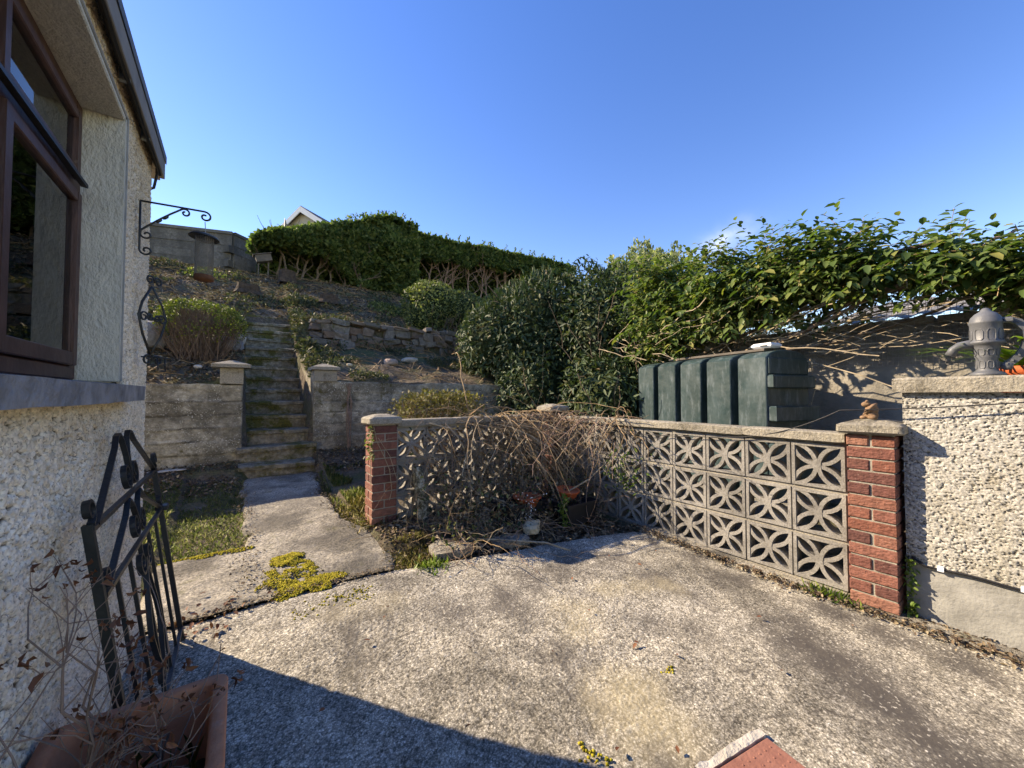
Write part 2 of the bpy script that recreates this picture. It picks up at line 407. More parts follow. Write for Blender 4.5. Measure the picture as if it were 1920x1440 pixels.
def m_tank():
    m = Mat('faded_green_plastic', .42, .4)
    base = m.ramp(m.noise(3.5, 5, .6, sc=(1, 1, .35)), [(.3, (.012, .030, .030)), (.55, (.022, .046, .048)), (.75, (.05, .08, .085))])
    base = m.mix(m.ramp(m.noise(18, 6, .7, sc=(1, 1, .25)), [(.5, 0.0), (.75, .55)]), base, (.16, .20, .22))
    rg = m.ramp(m.noise(6, 5), [(.3, .34), (.7, .6)])
    m.bump(m.noise(4, 3), .01)
    return m.done(base, rg)
def m_stone():
    m = Mat('rubble_stone', .9, .2)
    base = m.ramp(m.objrnd(), [(0, (.13, .12, .10)), (.3, (.22, .20, .17)), (.55, (.19, .125, .085)), (.75, (.20, .185, .165)), (1, (.12, .08, .062))])
    base = m.mix(1.0, base, m.ramp(m.noise(14, 6, .7), [(.3, .5), (.7, 1.2)]), 'MULTIPLY')
    base = m.mix(m.ramp(m.noise(5, 5, .7), [(.58, 0.0), (.68, .8)]), base, (.07, .068, .02))
    m.bump(m.noise(25, 5, .7), .02)
    return m.done(base)
def m_wood():
    m = Mat('brown_painted_wood', .5, .4)
    base = m.ramp(m.noise(30, 5, .6, sc=(3, .4, .4)), [(.3, (.052, .024, .018)), (.7, (.10, .046, .034))])
    base = m.mix(m.ramp(m.noise(22, 6, .7), [(.66, 0.0), (.72, .7)]), base, (.20, .13, .09))
    m.bump(m.noise(60, 4, sc=(2, .3, .3)), .003)
    return m.done(base)
def m_reveal():
    m = Mat('painted_textured_plaster', .85, .25)
    base = m.ramp(m.noise(7, 5), [(.3, (.49, .46, .39)), (.7, (.60, .565, .48))])
    m.bump(m.noise(85, 5, .6, sc=(1, 1, .55)), .010).bump(m.noise(30, 3, sc=(1, 1, .4)), .008)
    return m.done(base)
def m_terra(name, c1, c2):
    m = Mat(name, .75, .3)
    base = m.ramp(m.noise(9, 6, .65), [(.3, c1), (.7, c2)])
    base = m.mix(m.ramp(m.noise(45, 5, .7), [(.63, 0.0), (.7, .7)]), base, (.07, .045, .035))
    base = m.mix(m.ramp(m.noise(6, 6, .7, off=(3, 1, 0)), [(.6, 0.0), (.72, .5)]), base, (.42, .33, .27))
    m.bump(m.noise(60, 4), .003)
    return m.done(base)
def m_glass():
    m = bpy.data.materials.new('window_glass'); m.use_nodes = True; t = m.node_tree; t.nodes.clear()
    o = t.nodes.new('ShaderNodeOutputMaterial'); g = t.nodes.new('ShaderNodeBsdfGlossy'); g.inputs['Roughness'].default_value = .01
    tr = t.nodes.new('ShaderNodeBsdfTransparent'); tr.inputs[0].default_value = (.86, .9, .88, 1)
    fr = t.nodes.new('ShaderNodeFresnel'); fr.inputs[0].default_value = 1.6
    mx_ = t.nodes.new('ShaderNodeMixShader'); L(t, fr.outputs[0], mx_.inputs[0]); L(t, tr.outputs[0], mx_.inputs[1]); L(t, g.outputs[0], mx_.inputs[2])
    L(t, mx_.outputs[0], o.inputs[0]); return m

PATIO, PATH, SOIL, SHUT, STEP, CAST, COPE, BRICK = m_patio(), m_path(), m_soil(), m_shutter(), m_step(), m_cast(), m_coping(), m_brick()
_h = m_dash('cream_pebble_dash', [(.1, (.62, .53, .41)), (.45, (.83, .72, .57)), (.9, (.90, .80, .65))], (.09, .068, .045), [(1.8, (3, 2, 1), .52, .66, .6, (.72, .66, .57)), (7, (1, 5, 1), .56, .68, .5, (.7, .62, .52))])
_g = _h.math('ADD', _h.z, _h.math('MULTIPLY', _h.math('SUBTRACT', _h.noise(3, 5, .6), .5), .7))      # browner high up and in a band just under the sill
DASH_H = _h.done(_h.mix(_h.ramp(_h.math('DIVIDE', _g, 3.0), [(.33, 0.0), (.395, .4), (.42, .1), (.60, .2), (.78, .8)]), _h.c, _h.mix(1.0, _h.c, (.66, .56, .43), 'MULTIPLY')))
_w = m_dash('white_pebble_dash', [(.1, (.27, .26, .235)), (.45, (.38, .37, .335)), (.9, (.48, .47, .435))], (.10, .092, .08), [(1.7, (8, 2, 1), .48, .62, .7, (.70, .66, .56)), (5, (1, 5, 1), .54, .66, .6, (.72, .66, .55))])
DASH_W = _w.done(_w.c)
BLOCK, TANK, STONE, WOOD, REVEAL, GLASS = m_block(), m_tank(), m_stone(), m_wood(), m_reveal(), m_glass()
TERRA = m_terra('terracotta_trough', (.42, .14, .065), (.58, .23, .12))
ORANGE = m_terra('orange_plastic_pot', (.42, .085, .03), (.52, .12, .045))
MORTAR = simple('grey_mortar', (.30, .275, .23), .95, .15, bump=(80, .005))
IRON = simple('black_painted_iron', (.014, .016, .017), .45, .5, 0, .4, 20, bump=(70, .002))
RUSTIRON = simple('rusty_green_black_iron', (.020, .022, .018), .6, .4, 0, .6, 12, bump=(70, .002))
SLATE = simple('slate_sill', (.21, .21, .215), .75, .3, 0, .5, 14, bump=(30, .012))
PLINTH = simple('smooth_grey_render', (.27, .268, .25), .9, .2, 0, .3, 9, bump=(60, .004))
DARKWALL = simple('damp_dark_render', (.25, .23, .195), .92, .2, 0, .45, 3, bump=(35, .01))
BARK = simple('grey_brown_bark', (.14, .105, .075), .9, .2, 0, .45, 14, bump=(40, .01))
CANE = simple('pale_dry_cane', (.36, .29, .20), .8, .2, 0, .5, 12)
STRAW = simple('straw_brown_stem', (.31, .215, .125), .85, .15, 0, .6, 9)
TWIG = simple('red_brown_twig', (.24, .165, .125), .8, .2, 0, .4, 12)
BARE = simple('bare_conifer_wood', (.24, .165, .125), .85, .2, 0, .4, 9)
ROCKG = simple('pale_garden_rock', (.42, .39, .34), .9, .2, 0, .35, 9, bump=(20, .02))
ROCKY = simple('buff_garden_rock', (.52, .43, .29), .9, .2, 0, .35, 12, bump=(20, .02))
ROCKD = simple('blue_grey_rock', (.20, .205, .21), .9, .2, 0, .35, 7, bump=(16, .03))
BLACKP = simple('black_plastic', (.012, .013, .015), .5, .4, 0, .3, 6)
WHITEP = simple('white_plastic', (.75, .76, .78), .5, .4, 0, .08, 6)
GREYP = simple('grey_pump_plastic', (.10, .106, .115), .48, .45, 0, .3, 16, bump=(140, .001))
GALV = simple('galvanised_wire', (.30, .29, .27), .5, .5, .6, .3, 30)
RUST = simple('rusty_steel', (.15, .065, .035), .85, .25, .2, .4, 30)
PALEW = simple('pale_wood', (.40, .30, .19), .8, .25, 0, .3, 12)
GREYW = simple('weathered_timber', (.115, .10, .085), .85, .2, 0, .3, 10, bump=(40, .004))
CABLE = simple('black_cable', (.010, .010, .012), .5, .4)
CREAMR = simple('cream_house_render', (.50, .45, .35), .9, .2, 0, .08, 2)
WHITEB = simple('white_barge_paint', (.75, .75, .74), .6, .3, 0, .05, 2)
ROOFSL = simple('dark_roof_slate', (.10, .105, .115), .7, .3, 0, .25, 5, bump=(12, .02))
FASCIA = simple('grey_brown_soffit', (.20, .18, .16), .8, .25, 0, .25, 8)
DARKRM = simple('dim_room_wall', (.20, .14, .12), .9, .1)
FIG = simple('brown_figurine_stone', (.22, .135, .08), .8, .3, 0, .45, 28, bump=(70, .004))
DISH = simple('grey_satellite_dish', (.22, .22, .22), .6, .3)
QUARRY = m_terra('red_quarry_tile', (.23, .095, .07), (.33, .15, .11))
COREF = simple('dark_foliage_fill', (.030, .042, .016), .95, .1, 0, .5, 9, bump=(14, .05))  # dark fill inside foliage, shade put into its colour
G_LAUREL = leafmat('laurel_leaf', [(0, (.026, .050, .026)), (.45, (.045, .078, .036)), (.8, (.075, .11, .048)), (.96, (.14, .15, .065)), (1, (.17, .12, .07))], .55, .2, .22)
G_VINE = leafmat('climber_leaf', [(0, (.055, .10, .030)), (.5, (.11, .175, .052)), (.85, (.19, .25, .08)), (1, (.32, .30, .09))], .5, .42)
G_MIX = leafmat('mid_green_leaf', [(0, (.026, .048, .024)), (.5, (.048, .08, .034)), (.85, (.08, .115, .045)), (1, (.16, .14, .06))], .5, .28)
G_CON = leafmat('conifer_spray', [(0, (.045, .08, .028)), (.5, (.10, .155, .052)), (.85, (.18, .235, .085)), (1, (.28, .31, .12))], .6, .5, .2)
G_BOX = leafmat('box_leaf', [(0, (.06, .085, .018)), (.5, (.13, .165, .03)), (1, (.24, .27, .05))], .5, .35)
G_EUO = leafmat('yellow_green_leaf', [(0, (.06, .085, .03)), (.5, (.13, .165, .055)), (1, (.33, .34, .12))], .5, .35)
G_VAR = leafmat('cream_edged_leaf', [(0, (.14, .19, .06)), (.5, (.42, .40, .17)), (1, (.62, .56, .30))], .5, .35)
G_SILV = leafmat('silvery_needles', [(0, (.15, .18, .10)), (.6, (.30, .33, .19)), (1, (.46, .47, .29))], .6, .45)
G_GRASS = leafmat('grass_blade', [(0, (.08, .12, .03)), (.5, (.15, .20, .055)), (.82, (.24, .26, .10)), (1, (.38, .34, .18))], .6, .35)
G_DRYG = leafmat('dry_grass_blade', [(0, (.10, .085, .03)), (.5, (.20, .16, .065)), (.8, (.14, .15, .05)), (1, (.38, .30, .16))], .7, .3)
G_STRAP = leafmat('strap_leaf', [(0, (.10, .20, .03)), (1, (.24, .36, .06))], .4, .4)
G_GROUND = leafmat('ground_cover_leaf', [(0, (.045, .055, .028)), (.5, (.075, .09, .044)), (.8, (.12, .125, .065)), (1, (.20, .155, .10))], .6, .25)
LITTER = leafmat('dead_leaf', [(0, (.06, .038, .026)), (.4, (.13, .085, .055)), (.75, (.22, .16, .10)), (1, (.36, .29, .19))], .8, .15)
DRYLEAF = leafmat('rust_dry_leaf', [(0, (.10, .035, .02)), (.6, (.22, .085, .045)), (1, (.30, .14, .08))], .7, .25)
G_DULL = leafmat('dull_ivy_leaf', [(0, (.035, .055, .02)), (.5, (.085, .11, .04)), (1, (.22, .23, .09))], .5, .3)
MOSS = leafmat('yellow_moss', [(0, (.12, .105, .016)), (.4, (.34, .29, .03)), (.8, (.54, .47, .06)), (1, (.42, .28, .05))], .9, .2, .1)
GREENLEAF = leafmat('fresh_weed_leaf', [(0, (.08, .14, .03)), (.6, (.16, .25, .05)), (1, (.30, .36, .10))], .5, .4)

# ------------------------------------------------------------------ terrain
def yard(x, y): return .045 * np.maximum(0, np.asarray(y, float) - 1.2)
def smooth(a, b, t):
    t = np.clip((np.asarray(t, float) - a) / (b - a), 0, 1); return t * t * (3 - 2 * t)
STEPS_Y0, GOING, RISE, SZ0 = 5.80, .295, .197, .36
def hill(x, y):
    hl = np.interp(y, [6.3, 8.5, 9.6, 13, 15.5, 30, 60, 250], [1.36, 2.2, 2.85, 4.6, 5.25, 9.3, 13, 15])
    hr = np.interp(y, [6.3, 8.74, 8.86, 9.6, 13, 15.5, 30, 60, 250], [1.42, 2.24, 2.70, 2.95, 4.65, 5.25, 9.3, 13, 15])
    w = smooth(.95, 1.1, x)
    return hl * (1 - w) + hr * w
def ground_z(x, y):
    x = np.asarray(x, float); y = np.asarray(y, float)
    z = yard(x, y)
    bank = np.where(x < .1, .12, np.where(x > .9, .20, 0)) * smooth(5.0, 6.1, y)
    z = z + bank + np.where((x > 3.15), .12 * smooth(3.15, 3.4, x), 0)
    z = np.where(y > 6.30, hill(x, y), z)
    tr = (x > .13) & (x < .90) & (y > 5.85) & (y < 9.55)
    z = np.where(tr, SZ0 + (np.clip(y, 5.8, 12) - STEPS_Y0) / GOING * RISE - .30, z)
    return z
def soil_z(x, y):
    z = ground_z(x, y)
    inp = (np.asarray(x) > -.45) & (np.asarray(x) < 3.12) & (np.asarray(y) < 2.9)
    onp = (np.asarray(x) > -.45) & (np.asarray(x) < .95) & (np.asarray(y) < 5.8)
    n = fbm(np.asarray(x) * 2.2, np.asarray(y) * 2.2, 5, 3) * .05
    n = np.where(np.asarray(y) > 6.3, n * 2.2, n)
    return z + np.where(inp | onp, -.05, n + .015)
xs = np.concatenate([np.linspace(-260, -4, 14), np.arange(-3.6, 14, .08), np.linspace(14.5, 300, 16)])
ys = np.concatenate([np.linspace(-120, -2, 10), np.arange(-1.6, 16, .08), np.linspace(16.5, 420, 22)])
X, Y = np.meshgrid(xs, ys, indexing='ij'); Z = soil_z(X, Y)
g = mk('ground', np.stack([X, Y, Z], -1), grid_faces(len(xs), len(ys)), SOIL, smooth=True, kind='structure')

# patio slab
def back_edge(x): return np.interp(x, [-.4, .9, 1.4, 1.9, 2.4, 2.9, 3.1], [2.66, 2.62, 2.50, 2.40, 2.30, 2.18, 1.95]) + fbm(np.asarray(x) * 6, 0 * np.asarray(x), 4, 21) * .03
u = np.linspace(-.42, 3.09, 650); v = np.concatenate([np.linspace(0, .49, 14), np.linspace(.5, 1, 470)])
U, Vv = np.meshgrid(u, v, indexing='ij'); be = back_edge(U); PY = np.where(Vv < .5, -3 + 2.9 * Vv / .5, -.1 + (be + .1) * (Vv - .5) / .5); PX = U
wob = fbm(PX * 40, PY * 40, 2, 5) * .004
ph, prid = pebbles(PX + wob, PY - wob, .0092, 51); ph2, prid2 = pebbles(PX, PY, .0058, 57); lo = ph < .25
wear = smooth(-.25, .25, fbm(PX * 1.3, PY * 1.3, 4, 77) + .25 * fbm(PX * 9, PY * 9, 3, 78))      # how far the stones are exposed
hgt = np.where(lo, ph2 * .35, ph); prid = np.where(lo, prid2, prid)
PZ = yard(PX, PY) + fbm(PX * 1.6, PY * 1.6, 4, 8) * .012 + fbm(PX * 22, PY * 22, 3, 61) * .0022 - .012 * smooth(.985, 1, Vv) + hgt * (.0018 + .0034 * wear)
P = np.stack([PX, PY, PZ], -1); sk = P[:, -1:, :].copy(); sk[..., 2] -= .09; P = np.concatenate([P, sk], 1)
def padc(a_): return np.concatenate([a_, a_[:, -1:]], 1).ravel()
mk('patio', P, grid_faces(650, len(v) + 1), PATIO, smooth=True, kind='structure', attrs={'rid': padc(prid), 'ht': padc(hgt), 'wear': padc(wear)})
# garden path from the patio to the steps
yv = np.linspace(2.675, 5.83, 160); uu = np.linspace(0, 1, 60)
def pl(y): return np.where(y < 3.5, -.42, np.interp(y, [3.5, 3.6, 5.83], [.08, .10, .08])) + np.where(y > 3.5, fbm(y * 5, 0 * y, 5, 31) * .06, 0)
def pr(y): return np.interp(y, [2.67, 3.0, 3.3, 3.8, 4.6, 5.83], [.90, .97, .99, .80, .80, .90]) + fbm(y * 5, 0 * y + 4, 5, 33) * .07
Yp, Up = np.meshgrid(yv, uu, indexing='ij'); Xp = pl(Yp) + (pr(Yp) - pl(Yp)) * Up
Yp = Yp + (back_edge(Xp) + .001 - 2.675) * (1 - smooth(2.675, 3.0, Yp))
Zp = yard(Xp, Yp) + .004 + fbm(Xp * 2, Yp * 2, 4, 41) * .014 - .03 * (np.abs(Up - .5) > .495)
P = np.stack([Xp, Yp, Zp], -1)
def skirt(P):
    o = P.copy(); o[:, :, 2] -= .1
    return np.concatenate([o[:, :1], P, o[:, -1:]], 1)
mk('path', skirt(P), grid_faces(160, 62), PATH, smooth=True, kind='structure')
# low kerb strip along the pierced wall
kx = MB(); pts = np.linspace(.05, 2.15, 40)
V = []; 
for y in pts:
    w = float(fbm(np.array(y * 7), np.array(.3), 3, 2)) * .012; z = float(yard(0, y))
    V += [(2.955 + w, y, z - .02), (2.965 + w, y, z + .022), (3.06, y, z + .026), (3.06, y, z - .02)]
kx.add(V, [(i * 4 + a, i * 4 + a + 1, i * 4 + 5 + a, i * 4 + 4 + a) for i in range(39) for a in range(3)])
kx.build('kerb_strip', PATH, kind='structure')

# ------------------------------------------------------------------ the cottage on the left
HX, HY = -.36, 2.68                      # wall face, far corner
WY0, WY1, WZ0, WZ1 = -.10, 2.07, 1.30, 2.32
house = thing('cottage', 'cream pebble-dashed cottage with a brown wooden window at the left edge', 'house', (HX - 2.5, 0, 0))
def dash_sheet(name, mat, parent, to_world, nu, nv, u0, u1, v0, v1, cell, amp, seed, hole=None, pit=(-.40, -.02)):
    uu = np.linspace(u0, u1, nu); vv = np.linspace(v0, v1, nv); Ug, Vg = np.meshgrid(uu, vv, indexing='ij')
    f0 = 1.0 / cell
    wu = fbm(Ug * f0 * .35, Vg * f0 * .35, 2, seed) * cell * .9
    t1 = fbm((Ug + wu) * f0 * .62, (Vg - wu) * f0 * .80, 2, seed); t2 = fbm(Ug * f0 * 1.3, Vg * f0 * 1.3, 2, seed + 9)
    t = t1 * .75 + t2 * .5 + fbm(Ug * 6, Vg * 6, 3, seed + 2) * .12
    hh = smooth(pit[0], pit[1], t); rid = vnoise(Ug * f0 * .7, Vg * f0 * .7, seed + 31)
    ht = hh * amp + np.clip(t, 0, 1) * amp * .7 + fbm(Ug * 5, Vg * 5, 3, seed + 4) * amp * .3
    Pw = to_world(Ug, Vg, ht)
    F = grid_faces(nu, nv)
    if hole:
        cu = Ug.ravel()[F[:, 0]]; cv = Vg.ravel()[F[:, 0]]
        F = F[~((cu > hole[0]) & (cu < hole[1]) & (cv > hole[2]) & (cv < hole[3]))]
    return mk(name, Pw, F, mat, parent, True, attrs={'ht': hh.ravel(), 'rid': rid.ravel()})
def hw(U_, V_, h):
    rnd = .02; e = np.clip((U_ - (HY - rnd)) / rnd, 0, 1)       # the render turns round the corner
    return np.stack([HX - .012 + h - rnd * (1 - np.sqrt(np.clip(1 - e * e, 0, 1))), U_ + h * e * 1.2, V_], -1)
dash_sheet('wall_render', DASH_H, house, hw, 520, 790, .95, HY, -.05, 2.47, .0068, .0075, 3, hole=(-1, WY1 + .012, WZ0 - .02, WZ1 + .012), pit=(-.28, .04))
b = MB()
BX = HX - .022
b.box((BX - .25, -3.2, -.1), (BX, HY - .006, WZ0 - .03)); b.box((BX - .25, -3.2, WZ1 + .002), (BX, HY - .006, 2.60))
b.box((BX - .25, WY1 + .002, WZ0 - .03), (BX, HY - .006, WZ1 + .002)); b.box((BX - .25, -3.2, WZ0 - .03), (BX, WY0, WZ1 + .002))
b.box((-5.6, HY - .25, -.1), (BX - .25, HY - .006, 2.60)); b.box((-5.6, -3.2, -.1), (BX - .25, -2.95, 2.60)); b.box((-5.6, -2.95, -.1), (-5.35, HY - .25, 2.6))
b.add([(-5.6, HY - .01, 2.6), (BX, HY - .01, 2.6), (-2.98, HY - .01, 4.15), (-5.6, HY - .25, 2.6), (BX, HY - .25, 2.6), (-2.98, HY - .25, 4.15)], [(0, 1, 2), (5, 4, 3), (0, 3, 4, 1), (1, 4, 5, 2), (2, 5, 3, 0)])
b.build('wall', CREAMR, house)
b = MB(); b.box((-5.34, -2.94, .0), (BX - .255, 2.34, .02)); b.box((-5.34, -2.94, 2.45), (BX - .255, 2.34, 2.48)); b.box((-3.0, -2.9, .02), (-2.9, 2.3, 2.45))
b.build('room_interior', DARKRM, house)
# reveal: plaster lining of the opening with a smooth raised margin
FXr = HX - .112
b = MB()
b.box((FXr - .05, WY1 - .012, WZ0 - .002), (HX + .002, WY1 + .006, WZ1), .004)
b.box((FXr - .05, WY0, WZ1 - .012), (HX + .001, WY1 - .013, WZ1 + .008), .004)
rv = b.build('window_reveal', REVEAL, house)
b = MB(); b.box((HX - .004, WY1 + .004, WZ0 + .0), (HX + .006, WY1 + .017, WZ1 + .016), .003); b.box((HX - .004, WY0, WZ1 + .004), (HX + .0055, WY1 + .003, WZ1 + .0165), .003)
b.build('smooth_margin', PLINTH, rv)
# sill of slate-grey concrete
n = 40; V = []; F = []
for i in range(n):
    y = WY0 - .2 + (2.185 - WY0 + .2) * i / (n - 1); e = float(fbm(np.array(y * 9), np.array(1.), 3, 5)) * .006
    V += [(HX - .12, y, 1.225), (HX + .055 + e, y, 1.225 + e * .6), (HX + .058 + e, y, 1.283 + e * .4), (HX - .12, y, 1.303)]
for i in range(n - 1):
    for k in range(4): F.append((i * 4 + k, i * 4 + (k + 1) % 4, i * 4 + 4 + (k + 1) % 4, i * 4 + 4 + k))
F += [(0, 1, 2, 3), tuple((n - 1) * 4 + k for k in (3, 2, 1, 0))]
mk('window_sill', V, F, SLATE, house)
# window
win = bpy.data.objects.new('window', None); COL.objects.link(win); win.parent = house; win.location = Vector((FXr, 1.0, WZ0)) - ORG[house.name]; ORG[win.name] = Vector((FXr, 1.0, WZ0))
fx0, fx1 = FXr - .05, FXr
def fr(name, a, c, mat=WOOD, bev=.004): bb = MB(); bb.box(a, c, bev); return bb.build(name, mat, win)
fr('jamb', (fx0, WY1 - .068, WZ0 + .004), (fx1, WY1 - .013, WZ1 - .014))
fr('head', (fx0 + .001, WY0, WZ1 - .066), (fx1 - .001, WY1 - .069, WZ1 - .014))
fr('bottom_rail', (fx0 + .001, WY0, WZ0 + .004), (fx1 + .004, WY1 - .069, WZ0 + .05))
fr('mullion', (fx0 + .002, 1.385, WZ0 + .051), (fx1 + .001, 1.44, WZ1 - .067))
fr('transom', (fx0 + .003, 1.441, 1.965), (fx1 + .002, WY1 - .069, 2.012))
# opening casement and fanlight frames, proud of the frame
def sash(name, y0, y1, z0, z1, w, px):
    a = MB(); a.box((px - .03, y0, z0), (px, y0 + w, z1), .003); a.box((px - .03, y1 - w, z0), (px, y1, z1), .003)
    a.box((px - .03, y0 + w + .001, z0), (px - .001, y1 - w - .001, z0 + w * 1.25), .003); a.box((px - .03, y0 + w + .001, z1 - w), (px - .001, y1 - w - .001, z1), .003)
    s_ = a.build(name, WOOD, win)
    p_ = MB(); p_.box((px - .02, y0 + w - .002, z0 + w * 1.25 - .002), (px - .014, y1 - w + .002, z1 - w + .002)); p_.build('pane', GLASS, s_)
    return s_
sash('casement', 1.443, WY1 - .07, WZ0 + .052, 1.963, .036, fx1 + .018)
sash('fanlight', 1.443, WY1 - .07, 2.014, WZ1 - .068, .028, fx1 + .012)
sash('casement', .60, 1.383, WZ0 + .052, 1.963, .036, fx1 + .018)
sash('fanlight', .60, 1.383, 2.014, WZ1 - .068, .028, fx1 + .012)
a = MB(); V = []
for i in range(14):
    y = .6 + (WY1 - .085 - .6) * i / 13; sag = -.006 * math.sin(i / 13 * math.pi)
    V += [(fx1 + .018, y, 2.018 + sag), (fx1 + .036, y, 1.998 + sag), (fx1 + .036, y, 1.986 + sag), (fx1 + .018, y, 1.988 + sag)]
a.add(V, [(i * 4 + k, i * 4 + (k + 1) % 4, i * 4 + 4 + (k + 1) % 4, i * 4 + 4 + k) for i in range(13) for k in range(4)] + [(0, 1, 2, 3), (55, 54, 53, 52)])
a.build('drip_board', BLACKP, win)
# eaves: soffit, fascia, gutter end, roof
EX = HX + .030
b = MB(); b.box((HX - .02, -3.2, 2.452), (EX - .012, HY + .06, 2.466), 0); b.build('soffit', FASCIA, house)
b = MB(); b.box((EX - .012, -3.25, 2.41), (EX + .006, HY + .075, 2.50), .003); b.build('fascia', FASCIA, house)
b = MB(); b.box((HX - .03, HY + .062, 2.40), (EX - .013, HY + .08, 2.50), .004); b.build('box_end', FASCIA, house)
rf = MB()
for sgn, xe in ((1, EX + .010), (-1, -5.85)):
    rx = -2.98; z0, z1 = 2.50, 4.30
    V = [(xe, -3.3, z0), (xe, HY + .09, z0), (rx, HY + .09, z1), (rx, -3.3, z1)]; V += [(p[0], p[1], p[2] + .04) for p in V]
    rf.add(V, [(0, 1, 2, 3), (7, 6, 5, 4), (0, 4, 5, 1), (1, 5, 6, 2), (2, 6, 7, 3), (3, 7, 4, 0)])
roof = rf.build('roof', ROOFSL, house)
gm = raw_mesh('slate', [], [])
sb = MB(); sb.box((-.13, -.148, 0), (.13, .148, .009)); slm = raw_mesh('slate', sb.v, sb.f); slm.materials.append(ROOFSL)
pit = math.atan2(1.80, EX + .01 + 2.98)
for c in range(3):
    for k in range(7):
        y = .95 + k * .30 + (c % 2) * .15
        if y > HY + .0: continue
        s0 = .09 + c * .2
        inst('slate', slm, roof, (EX - .035 - s0 * math.cos(pit), y, 2.541 + s0 * math.sin(pit) + .006), rot=(0, pit + .03, 0))
cb = MB()
for k in range(3):
    pts = []
    for i in range(26):
        y = .6 + (HY - .02 - .6) * i / 25; pts.append((HX + .016 + .006 * k, y, 2.432 - .016 * k - .012 * abs(math.sin(i * .6 + k)) ))
    if k == 0: pts += [(HX + .012, HY + .012, 2.40), (HX + .0, HY + .02, 2.33), (HX - .04, HY + .02, 2.30)]
    cb.tube(pts, .0065, 5)
cb.build('eaves_cable', CABLE, house)
for y in (1.45, 1.95, 2.35): cl = MB(); cl.box((HX + .0, y - .008, 2.395), (HX + .03, y + .008, 2.443), .002); cl.build('cable_clip', PLINTH, house)

# ------------------------------------------------------------------ iron bits on the cottage wall
def spiral(c, r0, turns, start, e1, e2, n=22, sgn=1, r1=.25):
    c, e1, e2 = Vector(c), Vector(e1), Vector(e2); out = []
    for i in range(n):
        t = i / (n - 1); r = r0 * (1 - (1 - r1) * t); a_ = start + sgn * turns * 2 * math.pi * t
        out.append(c + e1 * (r * math.cos(a_)) + e2 * (r * math.sin(a_)))
    return out
ex, ey, ez = Vector((1, 0, 0)), Vector((0, 1, 0)), Vector((0, 0, 1))
by = 2.30; bx = HX + .012
br = thing('wall_bracket', 'black scrolled iron bracket fixed to the cottage wall, holding the bird feeder', 'bracket', (bx, by, 1.87))
m_ = MB(); m_.tube([(bx, by, 2.10), (bx, by, 1.93)] + spiral((bx + .022, by, 1.885), .022, 1.15, math.pi, ex, ez), .0042, 6); m_.build('back_bar', IRON, br, True)
m_ = MB(); m_.tube([(bx, by, 2.10), (bx + .12, by, 2.107), (bx + .215, by, 2.112)] + spiral((bx + .222, by, 2.088), .024, 1.1, math.pi * .5, ex, ez, sgn=-1), .0042, 6); m_.build('arm', IRON, br, True)
m_ = MB()
m_.tube(spiral((bx + .022, by, 1.955), .02, 1.0, math.pi, ex, ez)[::-1] + [(bx + .004, by, 1.972), (bx + .04, by, 2.01), (bx + .07, by, 2.04), (bx + .1, by, 2.068), (bx + .14, by, 2.102)] + spiral((bx + .15, by, 2.086), .018, 1.0, math.pi * .5, ex, ez, sgn=-1), .004, 6)
for t in (.42, .58):
    p0 = Vector((bx + .004, by, 1.972)); p1 = Vector((bx + .14, by, 2.102)); q = p0.lerp(p1, t); d_ = (p1 - p0).normalized()
    m_.tube([q - d_ * .013, q - d_ * .006, q + d_ * .006, q + d_ * .013], [.004, .0072, .0072, .004], 6)
m_.build('brace', IRON, br, True)
fc = Vector((bx + .222, by, 0))
fd = thing('bird_feeder', 'wire-mesh tube bird feeder with a dark lid and rusty base, hanging from the bracket', 'bird feeder', (fc.x, fc.y, 1.80))
m_ = MB(); m_.tube([(fc.x, by, 2.064), (fc.x + .002, by, 2.04), (fc.x + .002, by, 2.005)], .0018, 5); m_.build('hanging_wire', GALV, fd)
Mt = Matrix.Rotation(R(5), 4, 'Y')
m_ = MB(); m_.lathe([(.004, .0), (.02, -.004), (.052, -.016), (.060, -.026), (.058, -.028), (.045, -.022), (.004, -.012)], (fc.x, by, 2.012), 24, True, Mt); m_.build('lid', IRON, fd, True)
m_ = MB()
for k in range(26):
    a_ = 2 * math.pi * k / 26; m_.tube([(fc.x + .035 * math.cos(a_), by + .035 * math.sin(a_), 1.992), (fc.x + .035 * math.cos(a_), by + .035 * math.sin(a_), 1.803)], .0011, 3)
for k in range(30):
    z = 1.806 + k * .0062; m_.tube([(fc.x + .035 * math.cos(2 * math.pi * i / 20), by + .035 * math.sin(2 * math.pi * i / 20), z) for i in range(21)], .0009, 3, False)
m_.build('mesh_tube', GALV, fd)
m_ = MB(); m_.lathe([(.006, .0), (.036, .0), (.039, .006), (.038, .022), (.036, .024), (.006, .02)], (fc.x, by, 1.786), 22); m_.build('base_tray', RUST, fd, True)

